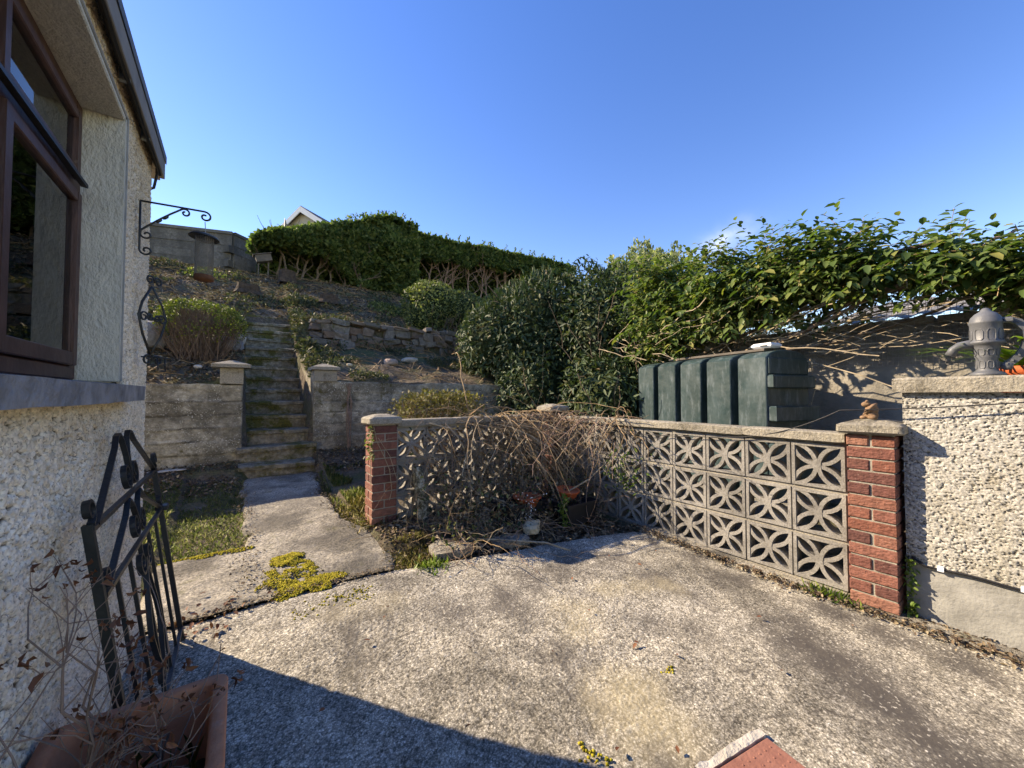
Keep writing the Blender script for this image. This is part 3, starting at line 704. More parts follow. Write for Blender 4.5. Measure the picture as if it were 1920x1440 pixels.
oy = 2.36
orn = thing('wall_ornament', 'tall black wrought-iron scroll ornament on the cottage wall below the bracket', 'ornament', (HX + .01, oy, 1.36))
ox_ = HX + .018
def sheared(pts): return pts
m_ = MB()
m_.tube([(ox_, oy, 1.74), (ox_ + .004, oy - .055, 1.66), (ox_ + .006, oy - .075, 1.60), (ox_ + .004, oy - .05, 1.52), (ox_, oy, 1.43)], .0042, 5)
m_.tube([(ox_, oy, 1.74), (ox_ + .004, oy + .055, 1.66), (ox_ + .006, oy + .075, 1.60), (ox_ + .004, oy + .05, 1.52), (ox_, oy, 1.43)], .0042, 5)
m_.build('lozenge_bar', IRON, orn, True)
for (dy, z, r, st, sg) in ((-.022, 1.765, .022, 0, 1), (.022, 1.765, .022, math.pi, -1), (-.05, 1.595, .024, 0, 1), (.05, 1.595, .024, math.pi, -1), (-.018, 1.60, .017, 0, -1), (.018, 1.60, .017, math.pi, 1), (-.028, 1.405, .026, 0, 1), (.028, 1.405, .026, math.pi, -1)):
    m_ = MB(); m_.tube(spiral((ox_ + .008, oy + dy, z), r, 1.3, st, ey, ez, sgn=sg), .0038, 5); m_.build('scroll', IRON, orn, True)
m_ = MB(); m_.tube([(ox_, oy, 1.42), (ox_ + .05, oy, 1.42), (ox_ + .10, oy, 1.415)], .0034, 5); m_.tube([(ox_ + .055, oy, 1.42), (ox_ + .058, oy, 1.36), (ox_ + .035, oy, 1.357)], .0034, 5); m_.tube([(ox_ + .08, oy, 1.418), (ox_ + .082, oy, 1.36)], .003, 5)
m_.build('hook', IRON, orn, True)

for ch in orn.children:
    if ch.name.split('.')[0] != 'hook':
        for v_ in ch.data.vertices: v_.co.x += v_.co.y * .5 + .03; v_.co.y *= .9

# ------------------------------------------------------------------ gate leaning on the cottage
GY0, GY1 = 1.47, 2.48; GW = GY1 - GY0; GH = .96
gate = thing('iron_gate', 'black wrought-iron garden gate with scrolls, leaning against the cottage wall', 'gate', (-.2, (GY0 + GY1) / 2, 0))
def gp_(u, v, o=0.0):
    t = v / GH; return Vector((-.185 - .135 * t + o, GY0 + u, .05 + v * 1.0))
def gbar(name, pts, r, mat=IRON, n=4, flat=None, o=0.0):
    m_ = MB(); m_.tube([gp_(u, v, o) for u, v in pts], r, n, True, flat); return m_.build(name, mat, gate)
gbar('post', [(0, -.05), (0, .86)], .0145, RUSTIRON); gbar('post', [(GW, -.05), (GW, .86)], .013, IRON)
gbar('rail', [(0.0, .845), (GW, .845)], .010, o=.004); gbar('rail', [(0.02, .66), (GW, .66)], .010, o=.003); gbar('rail', [(0.02, .07), (GW, .07)], .010, o=.003)
for k in range(1, 6):
    if k == 3: continue
    gbar('bar', [(GW * k / 6, .07), (GW * k / 6, .66)], .0075)
def flatbar(name, pts, r=.0058): return gbar(name, pts, r, IRON, 4, (1, 0, 0), .006)
def gspi(c, r, st, sg, turns=1.3): return [(c[0] + r * (1 - .72 * i / 21) * math.cos(st + sg * turns * 2 * math.pi * i / 21), c[1] + r * (1 - .72 * i / 21) * math.sin(st + sg * turns * 2 * math.pi * i / 21)) for i in range(22)]
c_ = GW / 2
for s in (-1, 1):
    flatbar('arch_bar', [(c_ + s * (c_ - .04), .85), (c_ + s * .15, 1.02), (c_ + s * .11, 1.055), (c_ + s * .075, 1.062), (c_ + s * .04, 1.04), (c_ + s * .012, .98), (c_ + s * .006, .92)] + gspi((c_ + s * .058, .915), .053, math.pi if s > 0 else 0, -s * -1 if s > 0 else -1))
    flatbar('brace_bar', [(c_ + s * (c_ - .05), .675), (c_ + s * .16, .79), (c_ + s * .09, .835), (c_ + s * .04, .80), (c_ + s * .012, .75)] + gspi((c_ + s * .056, .735), .05, math.pi if s > 0 else 0, 1 if s > 0 else -1))
    flatbar('scroll', gspi((c_ + s * .054, .595), .049, math.pi if s > 0 else 0, 1 if s > 0 else -1)[::-1] + [(c_ + s * .01, .55), (c_ + s * .075, .40), (c_ + s * .09, .33), (c_ + s * .06, .25), (c_ + s * .008, .17)])
    flatbar('scroll', gspi((c_ + s * .036, .165), .034, math.pi if s > 0 else 0, 1 if s > 0 else -1))
    flatbar('post_scroll', gspi((0.0 if s < 0 else GW, .895), .035, -math.pi / 2, -s, 1.2))
    flatbar('post_scroll', gspi((0.045 if s < 0 else GW - .045, .705), .026, -math.pi / 2, s, 1.2))
gbar('bar', [(c_, .07), (c_, .66)], .009)
m_ = MB(); m_.box((-.295, GY1 - .02, .70), (-.25, GY1 + .035, .722), .004); m_.build('latch', IRON, gate)

# ------------------------------------------------------------------ terracotta trough and dead shrub
tr = thing('terracotta_trough', 'chipped terracotta planter box at the foot of the cottage wall in the near corner', 'planter', (-.19, 1.23, 0))
def rrect(cx, cy, hx, hy, r, z, n=5):
    out = []
    for (sx, sy, a0) in ((1, 1, 0), (-1, 1, 90), (-1, -1, 180), (1, -1, 270)):
        for k in range(n):
            a_ = R(a0 + 90 * k / (n - 1)); out.append((cx + sx * (hx - r) + r * math.cos(a_), cy + sy * (hy - r) + r * math.sin(a_), z))
    return out
def loops_mesh(loops):
    n = len(loops[0]); V = [p for l in loops for p in l]
    F = [(i * n + k, i * n + (k + 1) % n, (i + 1) * n + (k + 1) % n, (i + 1) * n + k) for i in range(len(loops) - 1) for k in range(n)]
    return V, F + [tuple(range(n - 1, -1, -1)), tuple((len(loops) - 1) * n + k for k in range(n))]
tcx, tcy = -.180, 1.225
V, F = loops_mesh([rrect(tcx, tcy, .145, .16, .03, .0), rrect(tcx, tcy, .166, .180, .03, .385), rrect(tcx, tcy, .174, .188, .03, .39), rrect(tcx, tcy, .177, .191, .03, .44), rrect(tcx, tcy, .173, .187, .03, .448),
                   rrect(tcx, tcy, .148, .162, .028, .448), rrect(tcx, tcy, .141, .155, .025, .44), rrect(tcx, tcy, .135, .148, .02, .20)])
V = np.array(V); V[:, 2] += np.where(V[:, 2] > .3, fbm(V[:, 0] * 14, V[:, 1] * 14, 3, 4) * .010, 0); V[:, 0] += fbm(V[:, 1] * 9, V[:, 2] * 9, 3, 4) * .006
mk('trough_body', V, F, TERRA, tr, True)
uu = np.linspace(-.134, .134, 26); vv = np.linspace(-.147, .147, 36); Us, Vs = np.meshgrid(uu, vv, indexing='ij')
mk('soil', np.stack([tcx + Us, tcy + Vs, .26 + fbm(Us * 16, Vs * 16, 4, 9) * .03], -1), grid_faces(26, 36), SOIL, tr, True)
def grow(mb, p, d, length, r, depth, tips, wob=.25, up=.05, kids=(2, 3), taper=.6, spread=.7, n=4):
    p = Vector(p); d = Vector(d).normalized(); pts = [p.copy()]; seg = max(3, int(length / .05)); rs = [r]
    for i in range(seg):
        d = (d + Vector((random.gauss(0, wob), random.gauss(0, wob), random.gauss(0, wob) + up)) * .35).normalized()
        p = p + d * (length / seg); pts.append(p.copy()); rs.append(r * (1 - (1 - taper) * (i + 1) / seg))
    mb.tube(pts, rs, n, False)
    if depth > 0:
        for k in range(random.randint(*kids)):
            q = pts[random.randint(len(pts) // 2, len(pts) - 1)]
            nd = (d + Vector((random.gauss(0, spread), random.gauss(0, spread), random.gauss(0, spread * .6)))).normalized()
            grow(mb, q, nd, length * random.uniform(.55, .85), r * taper, depth - 1, tips, wob, up, kids, taper, spread, n)
    else: tips.append((pts[-1].copy(), d.copy()))
random.seed(11)
ds = thing('dead_shrub', 'leafless brown shrub with a few shrivelled rust leaves growing in the terracotta planter', 'dead shrub', (-.2, 1.2, .26))
mb = MB(); tips = []
for (x, y, dx, dy) in ((-.18, 1.22, -.1, .05), (-.2, 1.2, -.25, -.1), (-.16, 1.27, .2, .35), (-.21, 1.15, -.2, -.35), (-.12, 1.2, .15, .1)):
    grow(mb, (x, y, .24), (dx, dy, 1), random.uniform(.13, .18), .0045, 3, tips, .3, .05, (2, 3), .62, .65)
for (a0, b0, c0) in ((-.30, 1.10, .80), (-.26, 1.20, .72), (-.31, 1.02, .62), (-.22, 1.12, .66), (-.15, 1.45, .6)):
    q0 = Vector((-.19 + random.gauss(0, .03), 1.22 + random.gauss(0, .04), .25)); q3 = Vector((a0, b0, c0)); pts = [q0.lerp(q3, i / 7) + Vector((random.gauss(0, .012), random.gauss(0, .012), 0)) for i in range(8)]; mb.tube(pts, [.0055 - .004 * i / 7 for i in range(8)], 5)
    for j in range(6): grow(mb, pts[random.randint(2, 7)], (random.gauss(.1, .6), random.gauss(0, .6), .8), random.uniform(.08, .16), .0019, 1, tips, .3, .05)
mb.tube([(-.15, 1.2, .26), (-.10, 1.28, .38), (-.05, 1.38, .46), (-.02, 1.42, .50)], .0015, 4)
mb.tube([(-.11, 1.15, .26), (-.08, 1.25, .33), (-.03, 1.36, .42), (-.02, 1.41, .53)], .0014, 4)
mb.build('stems', TWIG, ds)
lp = []; ld = []
for p, d in tips:
    if random.random() < .10 or (p.z > .5 and p.y < 1.3 and random.random() < .7):
        for k in range(random.randint(1, 4)): lp.append(p + Vector((random.gauss(0, .012), random.gauss(0, .012), random.gauss(0, .012)))); ld.append(d * .4 + Vector((random.gauss(0, .5), random.gauss(0, .5), -.7)))
cl_t = ([(0, 0, 0), (.5, 0, .2), (1, .1, -.25), (.3, .2, .34), (.75, .26, .16), (.25, -.2, .30), (.7, -.1, .36)], [(0, 1, 2, 4, 3), (0, 5, 6, 2, 1)])
if lp:
    lp = np.array(lp); ld = np.array(ld); V, F = batch(cl_t[0], cl_t[1], lp, frames(ld, unit(len(lp))), rng.uniform(.012, .03, len(lp))); mk('leaves', V, F, DRYLEAF, ds)
gp2 = np.stack([tcx + rng.uniform(-.12, .12, 160), tcy + rng.uniform(-.13, .13, 160), np.full(160, .265)], 1)
gd = unit(160) * .6 + np.array([0, 0, .8]); bl = ([(0, -.03, 0), (0, .03, 0), (.6, .02, .05), (1, 0, -.1), (.6, -.02, .05)], [(0, 1, 2, 3, 4)])
V, F = batch(bl[0], bl[1], gp2, frames(gd, unit(160)), rng.uniform(.04, .12, 160)); mk('grass_in_trough', V, F, G_GRASS, kind='stuff', label='sparse green grass blades growing in the terracotta planter', cat='grass')

# ------------------------------------------------------------------ pierced screen walls and brick pillars
SX, SY = 3.06, 3.40                     # faces of the two runs
BZ, ROW, MOD = .035, .303, .2895
def screen_block():
    m = MB(); a = .1405; w = .024; t = .045
    # square frame
    o, i_ = a, a - .019
    V = []
    for y in (-t, t):
        V += [(-o, y, -o), (o, y, -o), (o, y, o), (-o, y, o), (-i_, y, -i_), (i_, y, -i_), (i_, y, i_), (-i_, y, i_)]
    F = []
    for k in range(4):
        k2 = (k + 1) % 4
        F += [(k, k2, 4 + k2, 4 + k), (8 + k, 12 + k, 12 + k2, 8 + k2), (k, 8 + k, 8 + k2, k2), (4 + k, 4 + k2, 12 + k2, 12 + k)]
    m.add(V, F)
    for q in range(4):
        ti = t - .002 - .0012 * q; cx, cz = ((-a, 0), (a, 0), (0, -a), (0, a))[q]; a0 = (0, 180, 90, 270)[q]; V = []; n = 13
        for k in range(n):
            g_ = R(a0 - 83 + 166 * k / (n - 1))
            for r in (a - w * .5 - .006, a + w * .5 - .006):
                px, pz = cx + r * math.cos(g_), cz + r * math.sin(g_); px = max(-a + .006, min(a - .006, px)); pz = max(-a + .006, min(a - .006, pz))
                V += [(px, -ti, pz), (px, ti, pz)]
        F = []
        for k in range(n - 1):
            b0, b1 = k * 4, k * 4 + 4
            F += [(b0, b0 + 2, b1 + 2, b1), (b0 + 1, b1 + 1, b1 + 3, b0 + 3), (b0, b1, b1 + 1, b0 + 1), (b0 + 2, b0 + 3, b1 + 3, b1 + 2)]
        m.add(V, F)
    me = raw_mesh('screen_block', m.v, m.f); me.materials.append(CAST); return me
SBM = screen_block()
def coping_piece(l, w, h, seed):
    n = 14; V = []; F = []
    for i in range(n):
        x = -l / 2 + l * i / (n - 1); e = fbm(np.array([x * 14.0]), np.array([seed * 3.1]), 3, seed)[0] * .006; c2 = .004 if i in (0, n - 1) else 0
        V += [(x, -w / 2 + e + c2, c2), (x, -w / 2 + e + c2, h * .86 + e * .6), (x, -w / 2 + .012 + e, h - c2 + e * .3), (x, w / 2 - .012 - e, h - c2 - e * .4), (x, w / 2 - e, h * .86), (x, w / 2 - e, c2)]
    for i in range(n - 1):
        for k in range(6): F.append((i * 6 + k, i * 6 + (k + 1) % 6, i * 6 + 6 + (k + 1) % 6, i * 6 + 6 + k))
    F += [tuple(range(6)), tuple((n - 1) * 6 + k for k in range(5, -1, -1))]
    me = raw_mesh('coping', V, F); me.materials.append(COPE); return me
CPM = [coping_piece(.585, .155, .058, s) for s in (1, 2, 3)]
rw = thing('pierced_wall', 'sunlit pierced concrete-block wall with flower pattern running to the right brick pillar', 'wall', (SX, 2.0, 0))
for c in range(9):
    for r_ in range(3):
        inst('screen_block', SBM, rw, (SX + .045 + random.uniform(-.002, .002), .728 + MOD * (c + .5), BZ + ROW * (r_ + .5)), rot=(random.uniform(-.006, .006), 0, math.pi / 2 + random.uniform(-.008, .008)))
b = MB(); b.box((SX + .012, .722, BZ - .06), (SX + .078, 3.33, BZ + .014))
for c in range(0, 10): b.box((SX + .012, .728 + MOD * c - .0045, BZ), (SX + .078, .728 + MOD * c + .0045, BZ + ROW * 3))
for r_ in range(1, 4): b.box((SX + .0125, .73, BZ + ROW * r_ - .011), (SX + .0775, 3.33, BZ + ROW * r_ + .010))
b.build('mortar', MORTAR, rw)
for k in range(5):
    inst('coping', CPM[k % 3], rw, (SX + .045, .722 + .295 + k * .588 if k < 4 else .722 + .295 + 3.96 * .588, BZ + ROW * 3 + .012 + (.0 if k < 4 else -.006)), rot=(random.uniform(-.01, .01), random.uniform(-.008, .008), math.pi / 2 + random.uniform(-.006, .006)))
lw = thing('pierced_wall', 'shaded pierced concrete-block wall half hidden under dead stems, left of the corner', 'wall', (2.1, SY, 0))
LX0 = 1.175
for c in range(6):
    for r_ in range(3):
        inst('screen_block', SBM, lw, (LX0 + .285 * (c + .5), SY + .045 + random.uniform(-.002, .002), BZ + .01 + ROW * (r_ + .5)), rot=(0, random.uniform(-.006, .006), random.uniform(-.008, .008)))
b = MB(); b.box((LX0, SY + .012, BZ - .06), (3.0, SY + .078, BZ + .024))
for c in range(0, 7): b.box((LX0 + .285 * c - .0035, SY + .012, BZ), (LX0 + .285 * c + .0035, SY + .078, BZ + ROW * 3))
for r_ in range(1, 4): b.box((LX0, SY + .0125, BZ + .01 + ROW * r_ - .011), (3.0, SY + .0775, BZ + .01 + ROW * r_ + .010))
b.build('mortar', MORTAR, lw)
for k in range(3): inst('coping', CPM[(k + 1) % 3], lw, (LX0 + .296 + k * .589, SY + .045, BZ + .022 + ROW * 3), rot=(random.uniform(-.01, .01), random.uniform(-.006, .006), random.uniform(-.006, .006)))

def brick_mesh(l, w, h, seed):
    n = 5; V = []; F = []; e = .004
    xs_ = [-l / 2, -l / 2 + e, 0, l / 2 - e, l / 2]
    for i, x in enumerate(xs_):
        c2 = e if i in (0, 4) else 0; q = (random.random() - .5) * .003
        V += [(x, -w / 2 + c2 + q, e + c2), (x, -w / 2 + c2 + q, h - e - c2), (x, -w / 2 + e + c2, h - c2), (x, w / 2 - e - c2, h - c2), (x, w / 2 - c2 - q, h - e - c2), (x, w / 2 - c2 - q, e + c2), (x, w / 2 - e - c2, c2), (x, -w / 2 + e + c2, c2)]
    for i in range(4):
        for k in range(8): F.append((i * 8 + k, i * 8 + (k + 1) % 8, i * 8 + 8 + (k + 1) % 8, i * 8 + 8 + k))
    F += [tuple(range(8)), tuple(32 + k for k in range(7, -1, -1))]
    me = raw_mesh('brick', V, F); me.materials.append(BRICK); return me
PW = .212; BH = .0615; CH = .0712
BRM = [brick_mesh(PW, .0995, BH, s) for s in range(4)]
def pillar(label, cx, cy, z0, nc, capw, caph, first=0):
    t = thing('brick_pillar', label, 'pillar', (cx, cy, z0))
    for c in range(nc):
        ax_ = (c + first) % 2
        for s in (-1, 1):
            off = s * (PW / 2 - .0995 / 2)
            inst('brick', BRM[random.randint(0, 3)], t, (cx + (off if ax_ == 0 else 0) + random.uniform(-.0015, .0015), cy + (off if ax_ else 0) + random.uniform(-.0015, .0015), z0 + c * CH + .005), rotz=(math.pi / 2 if ax_ == 0 else 0) + random.uniform(-.01, .01) + random.choice((0, math.pi)))
    b = MB(); h = PW / 2 - .008; b.box((cx - h, cy - h, z0 - .08), (cx + h, cy + h, z0 + nc * CH + .004)); b.build('mortar', MORTAR, t)
    zt = z0 + nc * CH + .005; hw_ = capw / 2
    V, F = loops_mesh([rrect(cx, cy, hw_ - .012, hw_ - .012, .02, zt), rrect(cx, cy, hw_, hw_, .024, zt + .012), rrect(cx, cy, hw_ - .002, hw_ - .002, .024, zt + caph * .72), rrect(cx, cy, hw_ - .018, hw_ - .018, .022, zt + caph * .9), rrect(cx, cy, hw_ * .45, hw_ * .45, .02, zt + caph * 1.18), rrect(cx, cy, .02, .02, .015, zt + caph * 1.25)])
    V = np.array(V); V += (fbm(V[:, 0] * 13 + 3, V[:, 1] * 13 + V[:, 2] * 9, 3, 6) * .006)[:, None]
    mk('cap', V, F, COPE, t, False); return t
pillar('red brick pillar with open dark joints at the right end of the pierced wall', 3.108, .604, .02, 14, .30, .066, 0)
pillar('red brick pillar with an ivy sprig at its cap, at the left end of the pierced wall', 1.062, 3.455, .06, 13, .285, .072, 1)
pillar('vine-smothered brick pillar at the inside corner of the pierced walls', 3.10, 3.46, .05, 14, .29, .07, 0)

# ------------------------------------------------------------------ right roughcast wall
wr = thing('roughcast_wall', 'white pebble-dashed boundary wall with smooth grey plinth at the right edge', 'wall', (3.2, -.4, 0))
RX, RY = 3.086, .478
def rw_(U_, V_, h): return np.stack([RX + .004 - h, U_, V_], -1)
dash_sheet('render_coat', DASH_W, wr, rw_, 370, 320, -.60, RY, .315, 1.262, .0064, .0055, 23)
b = MB(); b.box((RX + .006, -3.0, .312), (RX + .225, RY - .004, 1.262)); b.box((RX - .004, -3.0, .34), (RX + .005, -.602, 1.262)); b.build('wall_core', PLINTH, wr)
uu = np.linspace(-3, RY + .004, 120); vv = np.linspace(-.1, .322, 24); Ug, Vg = np.meshgrid(uu, vv, indexing='ij')
Px = RX + .004 + fbm(Ug * 5, Vg * 5, 4, 12) * .006; Pg = np.stack([Px, Ug, Vg], -1); bk = Pg[:, -1:, :].copy(); bk[..., 0] += .2
sd1 = np.concatenate([Pg, bk], 1); mk('plinth', sd1, grid_faces(120, 25), PLINTH, wr, True)
CP2 = [coping_piece(.62, .285, .082, s) for s in (7, 8)]
for k in range(5): inst('coping', CP2[k % 2], wr, (RX + .105, RY + .035 - .31 - k * .624, 1.264), rot=(0, random.uniform(-.004, .004), math.pi / 2 + random.uniform(-.004, .004)))
cbl = MB(); cbl.tube([(RX - .012, RY - .02 - .05 * i, .318 - .004 * math.sin(i * 1.1) - (.0 if i else -.03)) for i in range(28)], .006, 6); cbl.build('cable', CABLE, wr, True)
for y in (RY - .13, RY - .40): b = MB(); b.box((RX - .022, y - .012, .305), (RX + .0, y + .012, .332), .003); b.build('cable_clip', WHITEP, wr)

# slack wire from the right wall to the pierced wall
p0, p1 = Vector((3.055, -.35, 1.275)), Vector((3.02, .74, 1.155)); pts = []
for i in range(16): t = i / 15; p = p0.lerp(p1, t); p.z -= .05 * 4 * t * (1 - t) * .35; pts.append(p)
q0, q1 = p1, Vector((3.035, 1.35, .935))
for i in range(1, 10): t = i / 9; p = q0.lerp(q1, t); p.z -= .04 * 4 * t * (1 - t); pts.append(p)
q2 = Vector((3.04, 3.0, .90))
for i in range(1, 16): t = i / 15; p = q1.lerp(q2, t); p.z -= .03 * 4 * t * (1 - t); pts.append(p)
m_ = MB(); m_.tube(pts, .0032, 5); m_.build('slack_wire', CABLE, None, True, label='thin black wire drooping from the roughcast wall across the pierced blocks', cat='wire')

# figurine on the right pillar cap
fz = .02 + 14 * CH + .005 + .066 * 1.22; fcx, fcy = 3.07, .615
m_ = MB()
def blob(mb, c, r, sx=1, sy=1, sz=1, n=10, k=7):
    prof = [(max(.0006, r * math.sin(math.pi * i / k)), -r * math.cos(math.pi * i / k)) for i in range(k + 1)]
    mb.lathe(prof, c, n, False, Matrix.Diagonal((sx, sy, sz, 1)))
fz0 = fz
fg = thing('animal_figurine', 'small brown stone figurine of a curled-up animal on the right pillar cap', 'figurine', (fcx, fcy, fz))
blob(m_, (fcx, fcy - .004, fz + .026), .034, 1, 1.05, .85); blob(m_, (fcx + .0, fcy - .010, fz + .058), .031, .95, 1, 1.15); m_.build('body', FIG, fg, True)
m_ = MB(); blob(m_, (fcx - .008, fcy + .012, fz + .090), .020, 1, 1.2, .85); m_.build('head', FIG, fg, True)
for s in (-1, 1): m_ = MB(); blob(m_, (fcx - .012 + s * .01, fcy + .008, fz + .108), .0065, .7, 1, 1.2, 7, 5); m_.build('ear', FIG, fg, True)
m_ = MB(); m_.tube([(fcx - .025, fcy + .012, fz + .035), (fcx - .03, fcy + .0, fz + .058), (fcx - .026, fcy - .022, fz + .084), (fcx - .010, fcy - .034, fz + .094)], [.012, .012, .010, .006], 8); m_.build('tail', FIG, fg, True)
m_ = MB(); blob(m_, (fcx - .018, fcy + .024, fz + .012), .015, 1.2, 1.2, .8); blob(m_, (fcx - .026, fcy - .018, fz + .014), .018, 1, 1.3, .8); m_.build('haunch', FIG, fg, True)
m_ = MB(); m_.lathe([(.05, -.006), (.052, .004), (.03, .010), (.005, .012)], (fcx, fcy - .0, fz - .006), 12); m_.build('base', COPE, fg)

# garden hand-pump ornament
pz = 1.346; pcx, pcy = 3.19, .175
pm = thing('hand_pump', 'grey plastic old-fashioned hand-pump ornament standing on the roughcast wall', 'pump ornament', (pcx, pcy, pz))
prof = [(.056, 0), (.058, .012), (.050, .018), (.036, .026), (.034, .034), (.034, .086), (.038, .094), (.036, .102), (.042, .140), (.047, .152), (.056, .158), (.058, .166), (.052, .172), (.049, .178), (.051, .250), (.054, .255), (.0545, .262), (.052, .268), (.047, .286), (.034, .304), (.018, .316), (.016, .322), (.010, .330), (.003, .333)]
prof = [(min(r, .057) * 1.12, z * 1.08) for r, z in prof]
m_ = MB(); m_.lathe(prof, (pcx, pcy, pz), 32); m_.build('barrel', GREYP, pm, True)
def prad(z): return float(np.interp(z, [q[1] for q in prof], [q[0] for q in prof]))
m_ = MB()
for (za, zb, nn_) in ((.040, .080, 8), (.108, .142, 8), (.184, .244, 8)):
    for k in range(nn_):
        a0 = 2 * math.pi * (k + .5) / nn_; hw2 = math.pi / nn_ * .68; ch = .3; pts = []
        for (ua, uz) in ((-1, -.6), (-.6, -1), (.6, -1), (1, -.6), (1, .6), (.6, 1), (-.6, 1), (-1, .6), (-1, -.6)):
            zz = (za + zb) / 2 + uz * (zb - za) / 2; a_ = a0 + ua * hw2; r = prad(zz) + .0005; pts.append((pcx + r * math.cos(a_), pcy + r * math.sin(a_), pz + zz))
        m_.tube(pts, .0022, 4, False)
m_.build('panel_moulding', GREYP, pm, True, kind='stuff')
sdx, sdy = -.25, .97      # spout points along +Y (away to the left)
m_ = MB(); sp = [(0, .17), (.06, .172), (.092, .166), (.115, .146), (.128, .116)]
m_.tube([(pcx + sdx * u_, pcy + sdy * u_, pz + z_ + .0) for u_, z_ in sp], [.026, .023, .021, .020, .022], 14); m_.build('spout', GREYP, pm, True)
hd = [(-.03, .292), (-.075, .290), (-.104, .274), (-.126, .236), (-.134, .19), (-.126, .145), (-.106, .105), (-.084, .078), (-.066, .062), (-.058, .052)]
V = []; F = []
for i, (u_, z_) in enumerate(hd):
    q0 = hd[max(0, i - 1)]; q1 = hd[min(len(hd) - 1, i + 1)]; tx, tz = q1[0] - q0[0], q1[1] - q0[1]; l_ = math.hypot(tx, tz); nx_, nz_ = -tz / l_, tx / l_; hwid = .015 if i > 1 else .012
    for (a_, w_) in ((-1, -.016), (1, -.016), (1, .016), (-1, .016)):
        uu_, zz_ = u_ + nx_ * hwid * a_, z_ + nz_ * hwid * a_; V.append((pcx + sdx * uu_ + sdy * w_, pcy + sdy * uu_ - sdx * w_, pz + zz_))
for i in range(len(hd) - 1):
    for k in range(4): F.append((i * 4 + k, i * 4 + (k + 1) % 4, i * 4 + 4 + (k + 1) % 4, i * 4 + 4 + k))
F += [(0, 1, 2, 3), tuple(len(hd) * 4 - 4 + k for k in (3, 2, 1, 0))]
mk('handle', V, F, GREYP, pm)
m_ = MB()
for i in range(2, 9):
    u_, z_ = hd[i]; p = Vector((pcx + sdx * u_, pcy + sdy * u_, pz + z_)); m_.tube([p + Vector((-.0175, -.004, 0)), p + Vector((-.0175, .004, 0))], .008, 4)
m_.build('handle_rib', GREYP, pm, kind='stuff')
m_ = MB(); m_.lathe([(.003, -.019), (.021, -.018), (.022, .018), (.003, .019)], (pcx + sdx * -.064, pcy + sdy * -.064, pz + .052), 14, True, Matrix.Rotation(R(90), 4, 'Y')); m_.build('handle_scroll', GREYP, pm, True)
m_ = MB(); m_.box((pcx - .016, pcy - .088, pz + .272), (pcx + .016, pcy - .028, pz + .298), .006); m_.build('handle_bracket', GREYP, pm)
m_ = MB(); m_.lathe([(.001, -.019), (.006, -.019), (.006, .019), (.001, .019)], (pcx, pcy - .055, pz + .286), 10, True, Matrix.Rotation(R(90), 4, 'Y')); m_.build('pivot_bolt', BLACKP, pm)

# orange pot with strap leaves behind the wall at the right edge
pt = thing('flower_pot', 'orange terracotta pot behind the roughcast wall, beside the grey pump', 'pot', (3.55, .03, 1.1))
m_ = MB(); m_.lathe([(.09, 0), (.135, .24), (.15, .25), (.152, .285), (.14, .287), (.13, .25), (.01, .24)], (3.55, .03, 1.12), 28); m_.build('pot_body', ORANGE, pt, True)
m_ = MB(); m_.box((3.345, -.4, -.1), (3.8, .42, 1.12), .01); m_.build('block_pedestal', COPE, None, label='low concrete ledge behind the roughcast wall carrying the orange pot', cat='ledge')
sl_ = thing('strap_leaf_plant', 'bright green strap-leaved plant growing from the orange pot at the right edge', 'plant', (3.55, .03, 1.36))
V = []; F = []
for k in range(46):
    a_ = random.uniform(0, 6.28); ln = random.uniform(.35, .62); p = Vector((3.55 + random.gauss(0, .04), .03 + random.gauss(0, .04), 1.355)); d = Vector((math.cos(a_) * .5, math.sin(a_) * .5, 1)).normalized(); side = d.cross(ez).normalized(); base = len(V); n = 7
    for i in range(n):
        t = i / (n - 1); w = .011 * (1 - t ** 2.2) + .001; V += [p - side * w, p + side * w]; d = (d + Vector((math.cos(a_), math.sin(a_), -1.1)) * .17).normalized(); p = p + d * ln / (n - 1)
    for i in range(n - 1): F.append((base + 2 * i, base + 2 * i + 1, base + 2 * i + 3, base + 2 * i + 2))
mk('leaf_blades', V, F, G_STRAP, sl_, True)

# ------------------------------------------------------------------ oil tank
TA = R(15.6); tl = Vector((math.sin(TA), math.cos(TA), 0)); tw = Vector((math.cos(TA), -math.sin(TA), 0)); T0 = Vector((4.0, 1.51, 0))
tank = thing('oil_tank', 'dark green ribbed plastic heating-oil tank behind the pierced wall', 'oil tank', T0)
TZ0, TZ1, TW, TL = .26, 1.635, .58, 1.82
def tsec(ins, zi, dome=.045):
    out = []; w0, w1 = ins, TW - ins
    out += [(w0 + .02, TZ0), (w0, TZ0 + .03)]
    for k in range(15):
        t = k / 14; w = w0 + (w1 - w0) * t; z = TZ1 - zi - .035 + .10 * math.sin(math.pi * t) ** .55 * (dome + .035) / .10
        out.append((w, z))
    out += [(w1, TZ0 + .03), (w1 - .02, TZ0)]
    return out
def tprism(name, l0, l1, ins, zi, e=.012):
    L_ = []
    for l, i2 in ((l0, ins + e), (l0 + e * .4, ins + e * .35), (l0 + e, ins), (l1 - e, ins), (l1 - e * .4, ins + e * .35), (l1, ins + e)):
        L_.append([tuple(T0 + tl * l + tw * w + ez * z) for w, z in tsec(i2, zi + (i2 - ins))])
    V, F = loops_mesh(L_); return mk(name, V, F, TANK, tank, False)
bw = .302; gap = (TL - 5 * bw) / 4
for k in range(5):
    o = tprism('tank_bay', k * (bw + gap), k * (bw + gap) + bw, 0, 0)
    for p in o.data.polygons: p.use_smooth = False
tprism('tank_core', .03, TL - .03, .10, .03)
